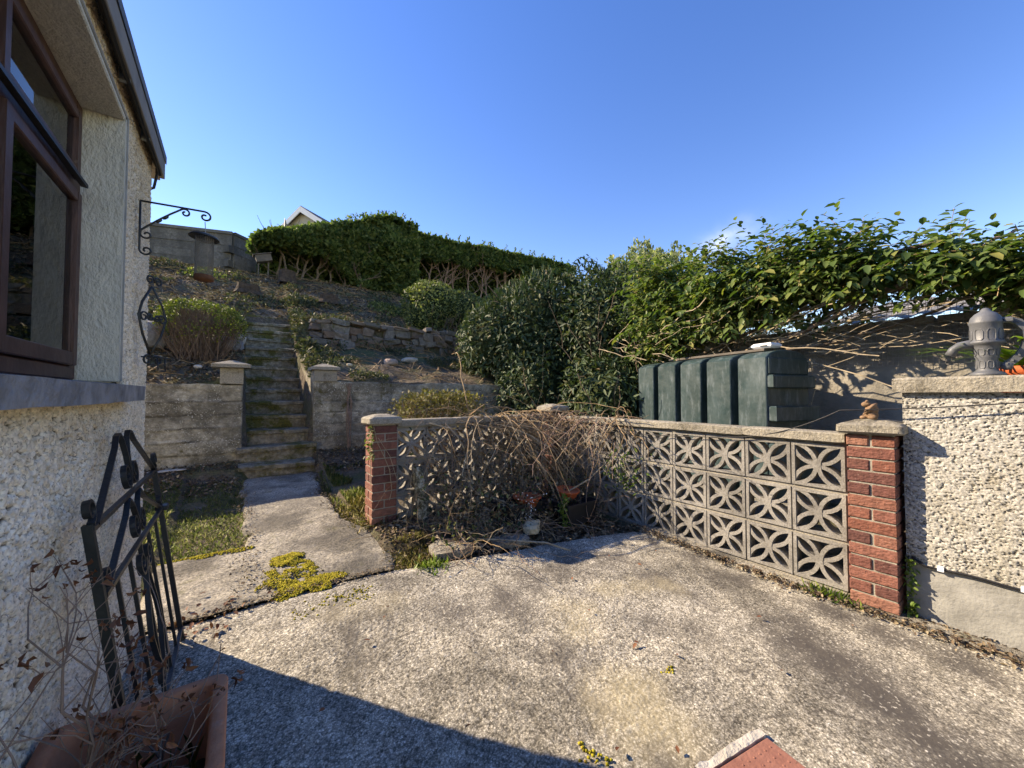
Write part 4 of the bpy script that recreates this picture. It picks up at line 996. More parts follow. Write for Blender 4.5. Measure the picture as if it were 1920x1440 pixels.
def tbox(name, l0, l1, w0, w1, z0, z1, mat=TANK, bev=.012, par=None):
    mt = Matrix.Translation(T0) @ Matrix(((tl.x, tw.x, 0, 0), (tl.y, tw.y, 0, 0), (0, 0, 1, 0), (0, 0, 0, 1)))
    m_ = MB(); m_.box((l0, w0, z0), (l1, w1, z1), bev, mt); return m_.build(name, mat, par if par is not None else tank)
tbox('end_ledge', -.055, .01, .012, TW + .012, 1.31, 1.435); tbox('end_ledge', -.075, .01, .02, TW + .03, 1.0, 1.145); tbox('end_ledge', -.05, .01, .012, TW + .005, .45, .80)
m_ = MB(); m_.lathe([(.06, 0), (.062, .04), (.055, .05), (.004, .052)], tuple(T0 + tl * .6 + tw * .38 + ez * (TZ1 + .04)), 18); m_.build('filler_cap', BLACKP, tank)
tbox('end_panel', -.012, .01, .02, TW - .02, 1.44, 1.60)
b = MB(); b.box((3.85, 1.35, .08), (5.0, 3.45, .262)); b.build('tank_plinth', COPE, None, label='low concrete slab under the oil tank', cat='slab')
mt = Matrix.Translation(T0) @ Matrix(((tl.x, tw.x, 0, 0), (tl.y, tw.y, 0, 0), (0, 0, 1, 0), (0, 0, 0, 1)))
b = MB(); b.box((.16, .19, TZ1 + .046), (1.45, .32, TZ1 + .072), .004, mt); b.build('plank', GREYW, None, label='weathered timber plank lying along the top of the oil tank', cat='plank')
b = MB(); b.box((.08, .18, TZ1 + .074), (.29, .33, TZ1 + .125), .018, mt); wbx = b.build('gauge_box', WHITEP, None, label='small white plastic box on the plank on top of the oil tank', cat='box')
b = MB(); b.box((.12, .176, TZ1 + .092), (.19, .181, TZ1 + .101), 0, mt); b.build('slot', BLACKP, wbx)
m_ = MB(); m_.tube([T0 + tl * .0 + tw * (TW + .03) + ez * 1.60, T0 + tl * -.02 + tw * (TW + .06) + ez * 1.3, T0 + tw * (TW + .03) + ez * 1.15], .005, 5); m_.build('feed_hose', CANE, tank)

# ------------------------------------------------------------------ concrete boundary wall behind the tank, mesh on top
bw_ = thing('boundary_wall', 'dark damp concrete boundary wall behind the oil tank', 'wall', (5.1, 2, 0))
uu = np.linspace(-2, 2.95, 240); vv = np.linspace(-.1, 1.90, 60); Ug, Vg = np.meshgrid(uu, vv, indexing='ij')
Px = 5.0 + fbm(Ug * 2, Vg * 2, 5, 17) * .02; Pg = np.stack([Px, Ug, Vg + np.where(Vg > 1.85, fbm(Ug * 3, Ug * 0, 3, 2) * .03, 0)], -1); bk = Pg[:, -1:, :].copy(); bk[..., 0] += .2; bk2 = bk.copy(); bk2[..., 2] = -.1
mk('wall_face', np.concatenate([Pg, bk, bk2], 1), grid_faces(240, 62), DARKWALL, bw_, True)
b = MB()
for k in range(0): b.box((4.975, -1.9 + k * .82, 1.885), (5.225, -1.09 + k * .82 - .012, 1.945), .008)
for k in range(6): b2 = MB(); b2.box((4.975, -1.9 + k * .82, 1.885 + .005 * (k % 2)), (5.225, -1.09 + k * .82 - .012, 1.945 + .005 * (k % 2)), .008); b2.build('coping', COPE, bw_)
wm = MB()
for k in range(62): y = .1 + k * .036; wm.tube([(4.955, y, 1.52), (4.955, y, 2.28)], .0017, 3, False)
for k in range(22): z = 1.52 + k * .036; wm.tube([(4.957, .1, z), (4.957, 2.3, z)], .0017, 3, False)
wm.build('wire_mesh', GALV, None, label='square wire mesh hung over the dark boundary wall', cat='wire mesh')
b = MB(); sh = thing('shed', 'neighbouring low shed with pale grey sheet roof seen over the boundary wall', 'shed', (6.6, .6, .2))
b.box((5.75, -2.2, .0), (7.8, 1.35, 2.02)); b.build('shed_wall', DARKWALL, sh)
V = []; F = []; n = 90
for i in range(n):
    y = -2.35 + 3.85 * i / (n - 1); z = .018 * math.sin(i * 1.35)
    V += [(5.6, y, 2.05 + z + .02 * 0), (7.95, y, 2.62 + z)]
for i in range(n - 1): F.append((2 * i, 2 * i + 2, 2 * i + 3, 2 * i + 1))
mk('shed_roof', V, F, simple('grey_sheet_roof', (.26, .25, .23), .9, .2, 0, .25, 30, bump=(60, .01)), sh, True)

# ------------------------------------------------------------------ retaining walls, piers, steps
def board(x, z, seed):
    k = np.floor(z / .165 + .12 * np.sin(x * .7)); f = z / .165 + .12 * np.sin(x * .7) - k
    o = (hsh(k, 0 * k + 3, seed) - .5) * .03
    lip = np.where(f > .93, .012, 0) - np.where(f < .07, .006, 0)
    return o + lip + fbm(x * 3, z * 7, 5, seed) * .014
def ret_wall(parent, x0, x1, ztop, seed, yf=6.2):
    nu = max(8, int((x1 - x0) / .025)); uu = np.linspace(x0, x1, nu); vv = np.linspace(0, ztop, 80); Ug, Vg = np.meshgrid(uu, vv, indexing='ij')
    Vt = Vg + np.where(Vg > ztop - .02, fbm(Ug * 4, Ug * 0, 4, seed) * .03, 0)
    Pg = np.stack([Ug, yf - board(Ug, Vg, seed), Vt], -1)
    bk = Pg[:, -1:, :].copy(); bk[..., 1] = yf + .22; bk2 = bk.copy(); bk2[..., 2] = 0
    P_ = np.concatenate([Pg, bk, bk2], 1)
    a = P_[:1].copy(); a[..., 1] = yf + .22; c = P_[-1:].copy(); c[..., 1] = yf + .22
    mk('wall_face', np.concatenate([a, P_, c], 0), grid_faces(nu + 2, 82), SHUT, parent, False)
def pier(parent, x0, x1, z0, z1, cw, y0=6.17):
    b = MB(); b.box((x0, y0, z0), (x1, y0 + (x1 - x0) + .02, z1), .008); b.build('pier', COPE, parent)
    cx, cy = (x0 + x1) / 2, y0 + (x1 - x0) / 2; h = cw / 2
    V, F = loops_mesh([rrect(cx, cy, h, h, .012, z1 + .002), rrect(cx, cy, h, h, .012, z1 + .045), rrect(cx, cy, h * .12, h * .12, .01, z1 + .105)])
    V = np.array(V); V += (fbm(V[:, 0] * 11, V[:, 1] * 11, 3, 9) * .008)[:, None]
    mk('pier_cap', V, F, COPE, parent)
rl = thing('retaining_wall', 'board-marked concrete retaining wall with a capped pier, left of the garden steps', 'retaining wall', (-.9, 6.2, .2))
ret_wall(rl, -5.5, .088, 1.385, 5); pier(rl, -.155, .092, 1.386, 1.60, .42)
rr = thing('retaining_wall', 'board-marked concrete retaining wall with a capped pier, right of the garden steps', 'retaining wall', (2.6, 6.2, .2))
ret_wall(rr, .935, 6.4, 1.44, 9); pier(rr, .93, 1.235, 1.441, 1.61, .385)
for par, x0, x1, zt in ((rl, -.14, .085, 1.37), (rr, .94, 1.16, 1.42)):
    b = MB()
    V = [(x0, 6.43, .3), (x1, 6.43, .3), (x1, 6.43, zt), (x0, 6.43, zt), (x0, 7.6, .8), (x1, 7.6, .8), (x1, 7.6, zt + .36), (x0, 7.6, zt + .36)]
    b.add(V, [(0, 1, 2, 3), (5, 4, 7, 6), (1, 5, 6, 2), (4, 0, 3, 7), (3, 2, 6, 7)]); b.build('cheek_wall', STEP, par)
steps = thing('garden_steps', 'long flight of mossy concrete garden steps climbing the bank', 'steps', (.5, 5.8, .15))
for k in range(14):
    y = STEPS_Y0 + GOING * k; z = SZ0 + RISE * k; x0, x1 = (.07, .93) if k < 2 else (.095, .93)
    if k == 0: x0, x1 = .05, .90
    if k == 1: x0, x1 = .03, .97
    if k > 8: x0, x1 = .15, .93 + .02 * (k - 8)
    nx_ = 36; n2 = 12; V = []
    prof = [(.04, -.30), (.036, -.15), (.034, -.062), (.0, -.056), (-.004, -.012), (.012, -.001), (.20, .004), (GOING + .06, .004)]
    for i in range(nx_):
        x = x0 + (x1 - x0) * i / (nx_ - 1)
        for j, (py, pz_) in enumerate(prof):
            e = fbm(np.array([x * 6.0 + k * 3]), np.array([j * .8 + k]), 4, k)[0]
            V.append((x, y + py + e * .022 + .02 * math.sin(k * 2.1) * (x - .5), z + pz_ + e * .012 + (x - .5) * .02 * math.sin(k * 1.7)))
    m_ = len(prof); F = [(i * m_ + j, i * m_ + j + 1, i * m_ + m_ + j + 1, i * m_ + m_ + j) for i in range(nx_ - 1) for j in range(m_ - 1)]
    F += [tuple(range(m_)), tuple((nx_ - 1) * m_ + j for j in range(m_ - 1, -1, -1))]
    mk('step', V, F, STEP, steps)

# ------------------------------------------------------------------ rubble wall and rocks
def rock_mesh(name, seed, mat, sub=2, amp=.3, flat=.7):
    bm = bmesh.new(); bmesh.ops.create_icosphere(bm, subdivisions=sub, radius=1.0)
    for v in bm.verts:
        p = np.array(v.co); f = 1 + amp * float(n3(p[None] + seed * 3.7, 1.3, seed)[0]); c = np.sign(p) * np.abs(p) ** .75
        v.co = Vector(c * f * (1, 1, flat))
    me = bpy.data.meshes.new(name); bm.to_mesh(me); bm.free(); me.materials.append(mat); return me
def stone_box(seed, mat):
    bm = bmesh.new(); bmesh.ops.create_cube(bm, size=1.0); bmesh.ops.bevel(bm, geom=bm.edges[:], offset=.14, segments=1, affect='EDGES')
    for v in bm.verts:
        p = np.array(v.co); v.co = Vector(p + .26 * (hsh(p[0] * 31 + seed, p[2] * 17 + p[1] * 5, seed) - .5) * np.array([1, .8, 1]))
    me = bpy.data.meshes.new('stone'); bm.to_mesh(me); bm.free(); me.materials.append(mat); return me
SBX = [stone_box(s, STONE) for s in range(6)]
ru = thing('rubble_wall', 'low dry-stone rubble wall across the upper terrace, right of the steps', 'wall', (3, 8.8, 2.2))
random.seed(5)
b = MB(); b.box((1.15, 8.84, 2.0), (6.2, 9.0, 2.70)); b.build('earth_backing', SOIL, ru)
z = 2.20
for course, h in enumerate((.20, .16, .18, .10)):
    x = 1.2 + random.uniform(0, .1)
    while x < 5.4:
        w = random.uniform(.12, .42)
        if random.random() > .13:
            inst('stone', SBX[random.randint(0, 5)], ru, (x + w / 2, 8.80 + random.uniform(-.04, .03), z + h / 2 + random.uniform(-.035, .03)), rot=(random.uniform(-.2, .2), random.uniform(-.2, .2), random.uniform(-.12, .12) + random.choice((0, math.pi))), scale=(w * 1.06, .22, h * random.uniform(.75, 1.35)))
        x += w
    z += h * .98
RM = [rock_mesh('rock', s, ROCKG, 2, .35, .55) for s in range(3)]
def rock(label, loc, s, mat=None, seed=0, rz=0, sub=2, flat=.6, name='rock'):
    me = rock_mesh(name, seed, mat or ROCKG, sub, .35, flat); o = inst(name, me, None, loc, rot=(0, 0, rz), scale=s); return tag(o, label, 'rock')
def gz(x, y): return float(soil_z(np.array(x), np.array(y)))
rock('flat pale stone lying on the terrace above the right retaining wall', (2.95, 7.75, gz(2.95, 7.75) + .04), (.17, .12, .10), ROCKG, 3)
rock('pinkish wedge-shaped stone beside the flat pale stone on the terrace', (2.50, 7.55, gz(2.5, 7.55) + .04), (.14, .10, .13), simple('pinkish_rock', (.40, .29, .22), .9, .2, 0, .3, 9), 5, .5)
rock('small round buff stone on the terrace just right of the pier cap', (1.62, 7.1, gz(1.62, 7.1) + .02), (.05, .05, .05), ROCKY, 6)
rock('large blue-grey boulder behind the cottage corner, left of the round shrub', (-1.12, 7.7, gz(-1.12, 7.7) + .20), (.30, .28, .42), ROCKD, 8, .3, 3)
rock('broad grey rockery stone above the blue-grey boulder', (-1.25, 8.15, gz(-1.25, 8.15) + .2), (.34, .25, .25), ROCKD, 9, 1.0, 3)
rock('flat grey rockery stone under the round shrub near the steps', (-.12, 7.75, gz(-.12, 7.75) + .1), (.24, .16, .22), ROCKD, 12, .2, 3)
rock('squat grey rockery stone beside the upper left steps', (-.06, 8.1, gz(-.06, 8.1) + .12), (.2, .18, .24), ROCKG, 13, .9, 3)
rock('buff flat stone on the litter in front of the black tubs', (2.08, 2.60, .115), (.105, .065, .065), ROCKY, 15, .6, 3, .75)
rock('thin pale stone chip at the foot of the left retaining wall', (-.62, 5.95, gz(-.62, 5.95) + .02), (.20, .05, .02), ROCKG, 17, .05)
rock('small white stone on the soil by the left pier', (-.42, 6.9, gz(-.42, 6.9) + .03), (.05, .04, .05), ROCKG, 18)

# ------------------------------------------------------------------ block wall on the skyline, left
bwl = thing('block_wall', 'grey concrete-block wall at the top of the slope, left of the conifer hedge', 'wall', (-.5, 15, 5))
bb = MB(); bb.box((-.218, -.09, -.105), (.218, .09, .105), .008); BLM = raw_mesh('block', bb.v, bb.f); BLM.materials.append(BLOCK)
segs = [((-7.5, 16.95), (-.13, 14.67)), ((-.13, 14.67), (2.2, 16.9))]
for si, (a0, a1) in enumerate(segs):
    d = Vector((a1[0] - a0[0], a1[1] - a0[1], 0)); ln = d.length; d.normalize(); ang = math.atan2(d.y, d.x); nblk = int(ln / .446)
    for r_ in range(5):
        for k in range(nblk + 1):
            t = (k + .5 * (r_ % 2)) * .446
            if t > ln - .05: continue
            p = Vector((a0[0], a0[1], 0)) + d * t
            inst('block', BLM, bwl, (p.x + random.uniform(-.006, .006), p.y + random.uniform(-.012, .012), 4.82 + r_ * .222), rotz=ang)
    n_ = Vector((-d.y, d.x, 0)); q0 = Vector((a0[0], a0[1], 0)); q1 = Vector((a1[0], a1[1], 0))
    def wpr(name, off0, off1, z0, z1, mat, ext=0.0):
        V = []
        for z_ in (z0, z1):
            for q, o_ in ((q0 - d * ext, off0), (q1 + d * ext, off0), (q1 + d * ext, off1), (q0 - d * ext, off1)): V.append(q + n_ * o_ + ez * z_)
        mk(name, V, [(0, 1, 2, 3), (7, 6, 5, 4), (0, 4, 5, 1), (1, 5, 6, 2), (2, 6, 7, 3), (3, 7, 4, 0)], mat, bwl)
    wpr('mortar', -.082, .08, 4.4, 5.84, MORTAR if False else BLOCK); wpr('render_band', -.10, .10, 5.842, 6.18, BLOCK, .02 + si * .003); wpr('coping', -.14, .14, 6.182, 6.27, BLOCK, .03 + si * .003)

# ------------------------------------------------------------------ house beyond the hedge
bh = thing('gabled_house', 'distant cream gabled house peeping over the conifer hedge', 'house', (3.23, 26, 8.5))
ud = Vector((.59, -.807, 0)).normalized(); nd = Vector((-.807, -.59, 0)).normalized(); A0 = Vector((3.23, 26, 12.40)); tp = math.tan(R(33))
def hp(u_, w_, z_): return A0 + ud * u_ - nd * w_ + ez * z_
V = [hp(-3.6, 0, -3.6 * tp), hp(3.6, 0, -3.6 * tp), hp(0, 0, 0), hp(3.6, 0, -6), hp(-3.6, 0, -6), hp(-3.6, 9, -3.6 * tp), hp(3.6, 9, -3.6 * tp), hp(0, 9, 0), hp(3.6, 9, -6), hp(-3.6, 9, -6)]
mk('wall', V, [(0, 4, 3, 1, 2), (5, 7, 6, 8, 9), (0, 5, 9, 4), (1, 3, 8, 6)], CREAMR, bh)
for s in (-1, 1):
    V = []
    for (u_, z_) in ((0, .0), (s * 4.0, -4.0 * tp)):
        for w_ in (-.25, 9.2): V += [hp(u_, w_, z_ + .06), hp(u_, w_, z_ + .18)]
    mk('roof_slope', V, [(0, 1, 3, 2), (4, 6, 7, 5), (1, 5, 7, 3), (0, 2, 6, 4), (0, 4, 5, 1), (2, 3, 7, 6)], ROOFSL, bh)
    V = []
    for (u_, z_) in ((s * .002, .0), (s * 4.0, -4.0 * tp)):
        for w_ in (-.30, -.252): V += [hp(u_, w_, z_ - .22), hp(u_, w_, z_ + .13)]
    mk('barge_board', V, [(0, 1, 3, 2), (4, 6, 7, 5), (1, 5, 7, 3), (0, 2, 6, 4), (0, 4, 5, 1), (2, 3, 7, 6)], WHITEB, bh)
dp = hp(-.75, -.55, -.98)
sdh = thing('satellite_dish', 'grey satellite dish on the gable of the distant cream house', 'satellite dish', dp)
m_ = MB(); dirn = (nd * .8 + ud * -.6).normalized(); mtx = Matrix.Translation(dp) @ dirn.to_track_quat('Z', 'Y').to_matrix().to_4x4()
prof = [(.01, 0), (.12, .01), (.24, .045), (.34, .09), (.33, .10), (.22, .055), (.1, .02), (.01, .01)]
m_.lathe(prof, (0, 0, 0), 20, True, mtx); m_.build('dish', DISH, sdh, True)
m_ = MB(); m_.tube([dp, dp - nd * .5 + ud * .1], .03, 6); m_.tube([dp - ez * .28 + dirn * .05, dp + dirn * .48 - ez * .1], .016, 5); m_.build('arm', DISH, sdh)

# ------------------------------------------------------------------ foliage helpers
def blobs_surface(blobs, n, shell=.28, seed=0, noise_f=1.4, noise_a=.22):
    """points through the outer shell of a union of ellipsoids with an uneven outline; returns points and outward normals"""
    out = []; nor = []
    B = [(np.array(c, float), np.array(r, float)) for c, r in blobs]; wts = np.array([(r[0] * r[1] + r[1] * r[2] + r[0] * r[2]) for _, r in B]); wts /= wts.sum()
    for (c, r), w in zip(B, wts):
        m = int(n * w * 1.7); d = unit(m); k = 1 - shell * rng.random(m) ** 1.3
        p = c + d * r; k = k * (1 + noise_a * n3(p, noise_f, seed)); p = c + d * r * k[:, None]
        keep = np.ones(m, bool)
        for (c2, r2) in B:
            if c2 is c: continue
            keep &= (((p - c2) / r2) ** 2).sum(1) > .62
        nn = d / r; nn /= np.linalg.norm(nn, axis=1, keepdims=True); out.append(p[keep]); nor.append(nn[keep])
    p = np.concatenate(out); q = np.concatenate(nor)
    if len(p) > n: i = rng.permutation(len(p))[:n]; p, q = p[i], q[i]
    return p, q
def leaves(name, parent, mat, p, d, tmpl, size, hint=None, clear=True, **k):
    if clear:
        ok = p[:, 2] > soil_z(p[:, 0], p[:, 1]) + .01; p, d = p[ok], d[ok]; size = size[ok] if np.ndim(size) else size; hint = hint[ok] if hint is not None else None
    hint = hint if hint is not None else unit(len(p)) + np.array([0, 0, .8])
    V, F = batch(tmpl[0], tmpl[1], p, frames(d, hint), size); return mk(name, V, F, mat, parent, **k)
LAN, OVA, TINY = leaf_t(.34, .25, .12), leaf_t(.55, .2, .12), leaf_t(.6, .1, .05)
SPRAY = ([(0, 0, 0), (.35, .26, .03), (.75, .20, 0), (1, 0, -.05), (.75, -.22, .02), (.35, -.25, .03)], [(0, 1, 2, 3, 4, 5)])
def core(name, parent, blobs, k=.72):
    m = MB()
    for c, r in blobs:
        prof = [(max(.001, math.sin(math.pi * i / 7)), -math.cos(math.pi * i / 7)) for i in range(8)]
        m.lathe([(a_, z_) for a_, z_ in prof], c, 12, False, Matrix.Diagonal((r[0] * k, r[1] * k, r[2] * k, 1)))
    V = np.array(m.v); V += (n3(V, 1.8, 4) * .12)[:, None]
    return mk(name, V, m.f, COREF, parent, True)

# laurel
lau = [((4.65, 6.9, 2.35), (1.0, .95, .95)), ((5.35, 6.3, 2.3), (1.35, 1.25, 1.62)), ((6.4, 5.1, 2.3), (1.25, 1.25, 1.55)), ((4.75, 5.65, 1.15), (.85, .8, 1.1)), ((5.75, 4.6, 1.25), (.95, .85, 1.2)), ((6.3, 4.1, 2.1), (.9, .9, 1.2)), ((5.55, 4.75, 2.35), (.95, .9, 1.15)), ((4.75, 4.05, 1.0), (.62, .85, .95)), ((5.95, 5.6, 2.55), (1.15, 1.1, 1.4))]
lt = thing('laurel_bush', 'big dark glossy laurel bush spilling over the retaining wall behind the oil tank', 'bush', (5.4, 5.8, .2))
p, q = blobs_surface(lau, 25000, .30, 1, 1.7, .28); n = len(p); d = q * .45 + unit(n) * .55 + np.array([0, 0, -.35])
leaves('foliage', lt, G_LAUREL, p, d, LAN, rng.uniform(.085, .155, n), q + unit(n) * .6 + np.array([0, 0, .5]))
p, q = blobs_surface(lau[:3], 2600, .1, 1, 1.7, .3); n = len(p); ok = q[:, 2] > .2; p, q = p[ok], q[ok]; n = len(p)
leaves('top_shoots', lt, G_LAUREL, p, q * .4 + unit(n) * .3 + np.array([0, 0, .8]), LAN, rng.uniform(.10, .16, n), unit(n))
core('dark_fill', lt, lau, .70)
mb = MB(); tips = []; random.seed(3)
for k in range(26):
    c, r = lau[random.randint(0, 7)]; a_ = random.uniform(0, 6.28); grow(mb, (c[0] + .3 * math.cos(a_), c[1] + .3 * math.sin(a_), max(.3, c[2] - r[2] * .8)), (math.cos(a_) * .6, math.sin(a_) * .6 - .3, .6), 1.0, .012, 1, tips, .3, .1)
mb.build('branches', BARK, lt, kind='stuff')

# yellow-green rounded bush above the rubble wall
eb = [((4.45, 10.0, 3.75), (.85, .7, .72)), ((5.35, 10.1, 3.6), (.95, .75, .75)), ((6.1, 9.8, 3.4), (.8, .7, .75)), ((4.1, 9.8, 3.3), (.5, .5, .5))]
et = thing('clipped_bush', 'rounded yellow-green clipped bush catching sun above the rubble wall', 'bush', (5, 10, 2.9))
p, q = blobs_surface(eb, 9000, .22, 2, 2.2, .18); n = len(p); leaves('foliage', et, G_EUO, p, q * .6 + unit(n) * .6, TINY, rng.uniform(.05, .085, n), q + unit(n) * .5); core('dark_fill', et, eb, .74)
mb = MB(); tips = []
for k in range(14): grow(mb, (4.2 + random.uniform(0, 1.8), 9.5, 2.85), (random.gauss(0, .3), -.15, 1), .5, .012, 1, tips)
mb.build('stems', BARK, et)

# round box shrub left of the steps
rb = [((-.42, 7.5, 2.33), (.50, .46, .36)), ((-.12, 7.45, 2.28), (.27, .3, .3)), ((-.68, 7.5, 2.36), (.3, .3, .3))]
rt = thing('round_shrub', 'round twiggy shrub with yellow-green top standing left of the garden steps', 'shrub', (-.42, 7.5, 1.75))
p, q = blobs_surface(rb, 9000, .22, 6, 4, .16); ok = (p[:, 2] > 2.2 + rng.normal(0, .10, len(p))) & (vnoise(p[:, 0] * 5, p[:, 2] * 5, 3) + .45 * (np.abs(p[:, 0] + .42) > .35) + .4 * (p[:, 2] > 2.48) > .55 + rng.normal(0, .1, len(p))); p, q = p[ok], q[ok]; n = len(p)
leaves('foliage', rt, G_BOX, p, q * .6 + unit(n) * .7, TINY, rng.uniform(.022, .038, n), q + unit(n) * .5)
mb = MB(); tips = []; random.seed(21)
for k in range(300):
    a_ = random.uniform(0, 6.28); rr_ = math.sqrt(random.random()); tgt = Vector((-.42 + .56 * rr_ * math.cos(a_), 7.48 + .46 * rr_ * math.sin(a_), 2.36 + .28 * (1 - rr_ * rr_) + random.uniform(-.2, 0))); st = Vector((-.42 + .26 * rr_ * math.cos(a_ + random.gauss(0, .5)), 7.48 + .18 * rr_ * math.sin(a_), 1.72))
    md = st.lerp(tgt, .5) + Vector((random.gauss(0, .06), random.gauss(0, .05), random.gauss(.04, .04))); mb.tube([st, md, tgt], [.006, .004, .002], 3, False)
    for j in range(3): e = tgt + Vector((random.gauss(0, .05), random.gauss(0, .05), random.uniform(-.02, .1))); mb.tube([md.lerp(tgt, .5), e], [.003, .0015], 3, False)
mb.build('stems', simple('dark_shrub_twig', (.14, .10, .075), .85, .15, 0, .5, 16), rt)

# conifer hedges
ht = thing('conifer_hedge', 'tall trimmed conifer hedge with bare lower trunks at the top of the slope', 'hedge', (3, 13.6, 4.7))
def htop(x): return np.interp(x, [.2, .44, .9, 1.8, 2.84, 3.86, 4.6, 5.1, 5.5], [5.4, 5.8, 6.12, 6.45, 6.85, 7.38, 7.52, 7.45, 6.9])
def hbot(x): return np.interp(x, [.2, .44, 1.2, 2.2, 2.8, 3.3, 5.5], [5.4, 5.55, 5.65, 5.6, 5.25, 4.95, 4.9])
n = 15000; x = rng.uniform(.3, 5.35, n); t = rng.random(n); zz = hbot(x) + (htop(x) - hbot(x)) * t; bul = fbm(x * 1.7, zz * 1.7, 4, 3) * .8; dep = rng.random(n) ** 2 * .5
edge = .25 * (2 * np.abs(t - .5)) ** 3
p1 = np.stack([x, 13.15 + dep + edge - bul * .5, zz + fbm(x * 3, zz * 3, 3, 9) * .1], 1); q1 = np.tile([0, -1, .35], (n, 1))
n2 = 5000; x2 = rng.uniform(.4, 5.3, n2); p2 = np.stack([x2, 13.3 + rng.random(n2) * 1.4, htop(x2) + fbm(x2 * 2.5, x2 * 0 + 2, 4, 6) * .14 + rng.normal(0, .03, n2)], 1); q2 = np.tile([0, -.2, 1.], (n2, 1))
n4 = 2600; z4 = rng.uniform(5.0, 7.45, n4); p4 = np.stack([5.25 + fbm(z4, z4 * 0, 3, 4) * .2 - rng.random(n4) * .3, 13.2 + rng.random(n4) * 1.4, z4], 1); q4 = np.tile([.8, -.3, .4], (n4, 1))
p = np.concatenate([p1, p2, p4]); q = np.concatenate([q1, q2, q4]); leaves('foliage', ht, G_CON, p, q * .6 + unit(len(p)) * .7 + np.array([0, 0, .1]), SPRAY, rng.uniform(.10, .19, len(p)), q + unit(len(p)) * .8)
n6 = 3000; x6 = rng.uniform(.6, 5.2, n6); p6 = np.stack([x6, 14.3 + rng.random(n6) * .3, 4.75 + rng.random(n6) * 1.3], 1); leaves('back_foliage', ht, G_CON, p6, unit(n6) + np.array([0, -.5, 0]), SPRAY, rng.uniform(.15, .3, n6))
xx = np.linspace(.5, 5.2, 40); tt = np.linspace(0, 1, 12); Xh, Th = np.meshgrid(xx, tt, indexing='ij'); mk('dark_fill', np.stack([Xh, 14.45 + 0 * Xh + fbm(Xh * 2, Th * 5, 3, 1) * .1, 4.6 + (htop(Xh) - 4.75) * Th], -1), grid_faces(40, 12), COREF, ht)  # dark backing sheet added for the shade under the hedge
random.seed(9)
def trunk(parent, x, y, z0, z1, r, lean=.1, nb=7, mat=BARE):
    mb = MB(); tips = []; p = Vector((x, y, z0)); pts = []; m = 8
    lx, ly = random.gauss(0, lean), random.gauss(0, lean * .5)
    for i in range(m): t = i / (m - 1); pts.append(Vector((x + lx * t + random.gauss(0, .02), y + ly * t, z0 + (z1 - z0) * t)))
    mb.tube(pts, [r * (1 - .5 * i / (m - 1)) for i in range(m)], 6)
    for k in range(nb):
        q_ = pts[random.randint(1, m - 2)]; a_ = random.choice((random.uniform(-.6, .6), math.pi + random.uniform(-.6, .6)))
        grow(mb, q_, (math.cos(a_), -.45 + random.gauss(0, .3), random.uniform(.3, 1.1)), random.uniform(.4, .8), r * .42, 1, tips, .25, .12, (2, 3), .6, .5)
    return mb.build('trunk', mat, parent)
for x in (.95, 1.3, 1.5, 1.62, 2.05, 2.5, 2.95, 3.4): trunk(ht, x, 13.5 + random.uniform(-.1, .2), gz(x, 13.5) - .05, 5.95, random.uniform(.03, .05), .22, 3, BARK)
h2 = thing('conifer_hedge', 'lower conifer hedge stripped bare beneath, running right behind the bushes', 'hedge', (9, 13.9, 4.8))
def h2t(x): return np.interp(x, [5.0, 6, 8, 10, 13.4], [7.25, 7.2, 7.32, 7.45, 7.55])
n = 12000; x = rng.uniform(5.1, 13.6, n); t = rng.random(n); th = np.interp(x, [5, 7, 13.5], [.62, .75, .9]) * (.75 + .6 * vnoise(x * 1.6, x * 0, 3)); zz = h2t(x) - th * t
p1 = np.stack([x, 13.45 + rng.random(n) ** 2 * .5 + .2 * (1 - t) ** 4 - fbm(x * 1.5, zz * 2, 3, 5) * .15, zz], 1); q1 = np.tile([0, -1, .4], (n, 1))
n2 = 6500; x2 = rng.uniform(5.0, 13.7, n2); p2 = np.stack([x2, 13.5 + rng.random(n2) * 1.2, h2t(x2) + fbm(x2 * 3, x2 * 0 + 5, 4, 6) * .10 + rng.normal(0, .03, n2)], 1); q2 = np.tile([0, -.2, 1.], (n2, 1))
n5 = 5000; x5 = rng.uniform(5.2, 13.6, n5); p5 = np.stack([x5, 14.5 + rng.random(n5) * .3, rng.uniform(4.9, 7.2, n5)], 1); q5 = np.tile([0, -1, .2], (n5, 1))
p = np.concatenate([p1, p2, p5]); q = np.concatenate([q1, q2, q5]); leaves('foliage', h2, G_CON, p, q * .6 + unit(len(p)) * .7, SPRAY, rng.uniform(.10, .2, len(p)), q + unit(len(p)) * .8)
xx = np.linspace(5.2, 13.5, 40); Xh, Th = np.meshgrid(xx, tt, indexing='ij'); mk('dark_fill', np.stack([Xh, 14.75 + fbm(Xh * 2, Th * 5, 3, 1) * .1, 4.6 + (h2t(Xh) - 4.75) * Th], -1), grid_faces(40, 12), COREF, h2)  # dark sheet added behind the bare trunks, standing in for shade
for k in range(15): x = 5.5 + k * .54 + random.uniform(-.12, .12); trunk(h2, x, 13.75 + random.uniform(-.1, .3), 4.7, 6.75, random.uniform(.035, .055), .2, 8)
# long upright sprigs on the hedge tops
for par, fx, top in ((ht, (2.6, 5.2), htop), (h2, (5.4, 13.3), h2t)):
    n = 260; c = rng.uniform(*fx, n // 13).repeat(13)[:n // 13 * 13]; m = len(c); k = np.tile(np.arange(13), m // 13); z = top(c) + .05 + k * .022; off = unit(m) * .05
    p = np.stack([c + off[:, 0] * .6 + k * .006, 13.6 + off[:, 1], z], 1); leaves('sprigs', par, G_CON, p, unit(m) * .6 + np.array([0, 0, .9]), SPRAY, rng.uniform(.06, .12, m), kind='stuff')

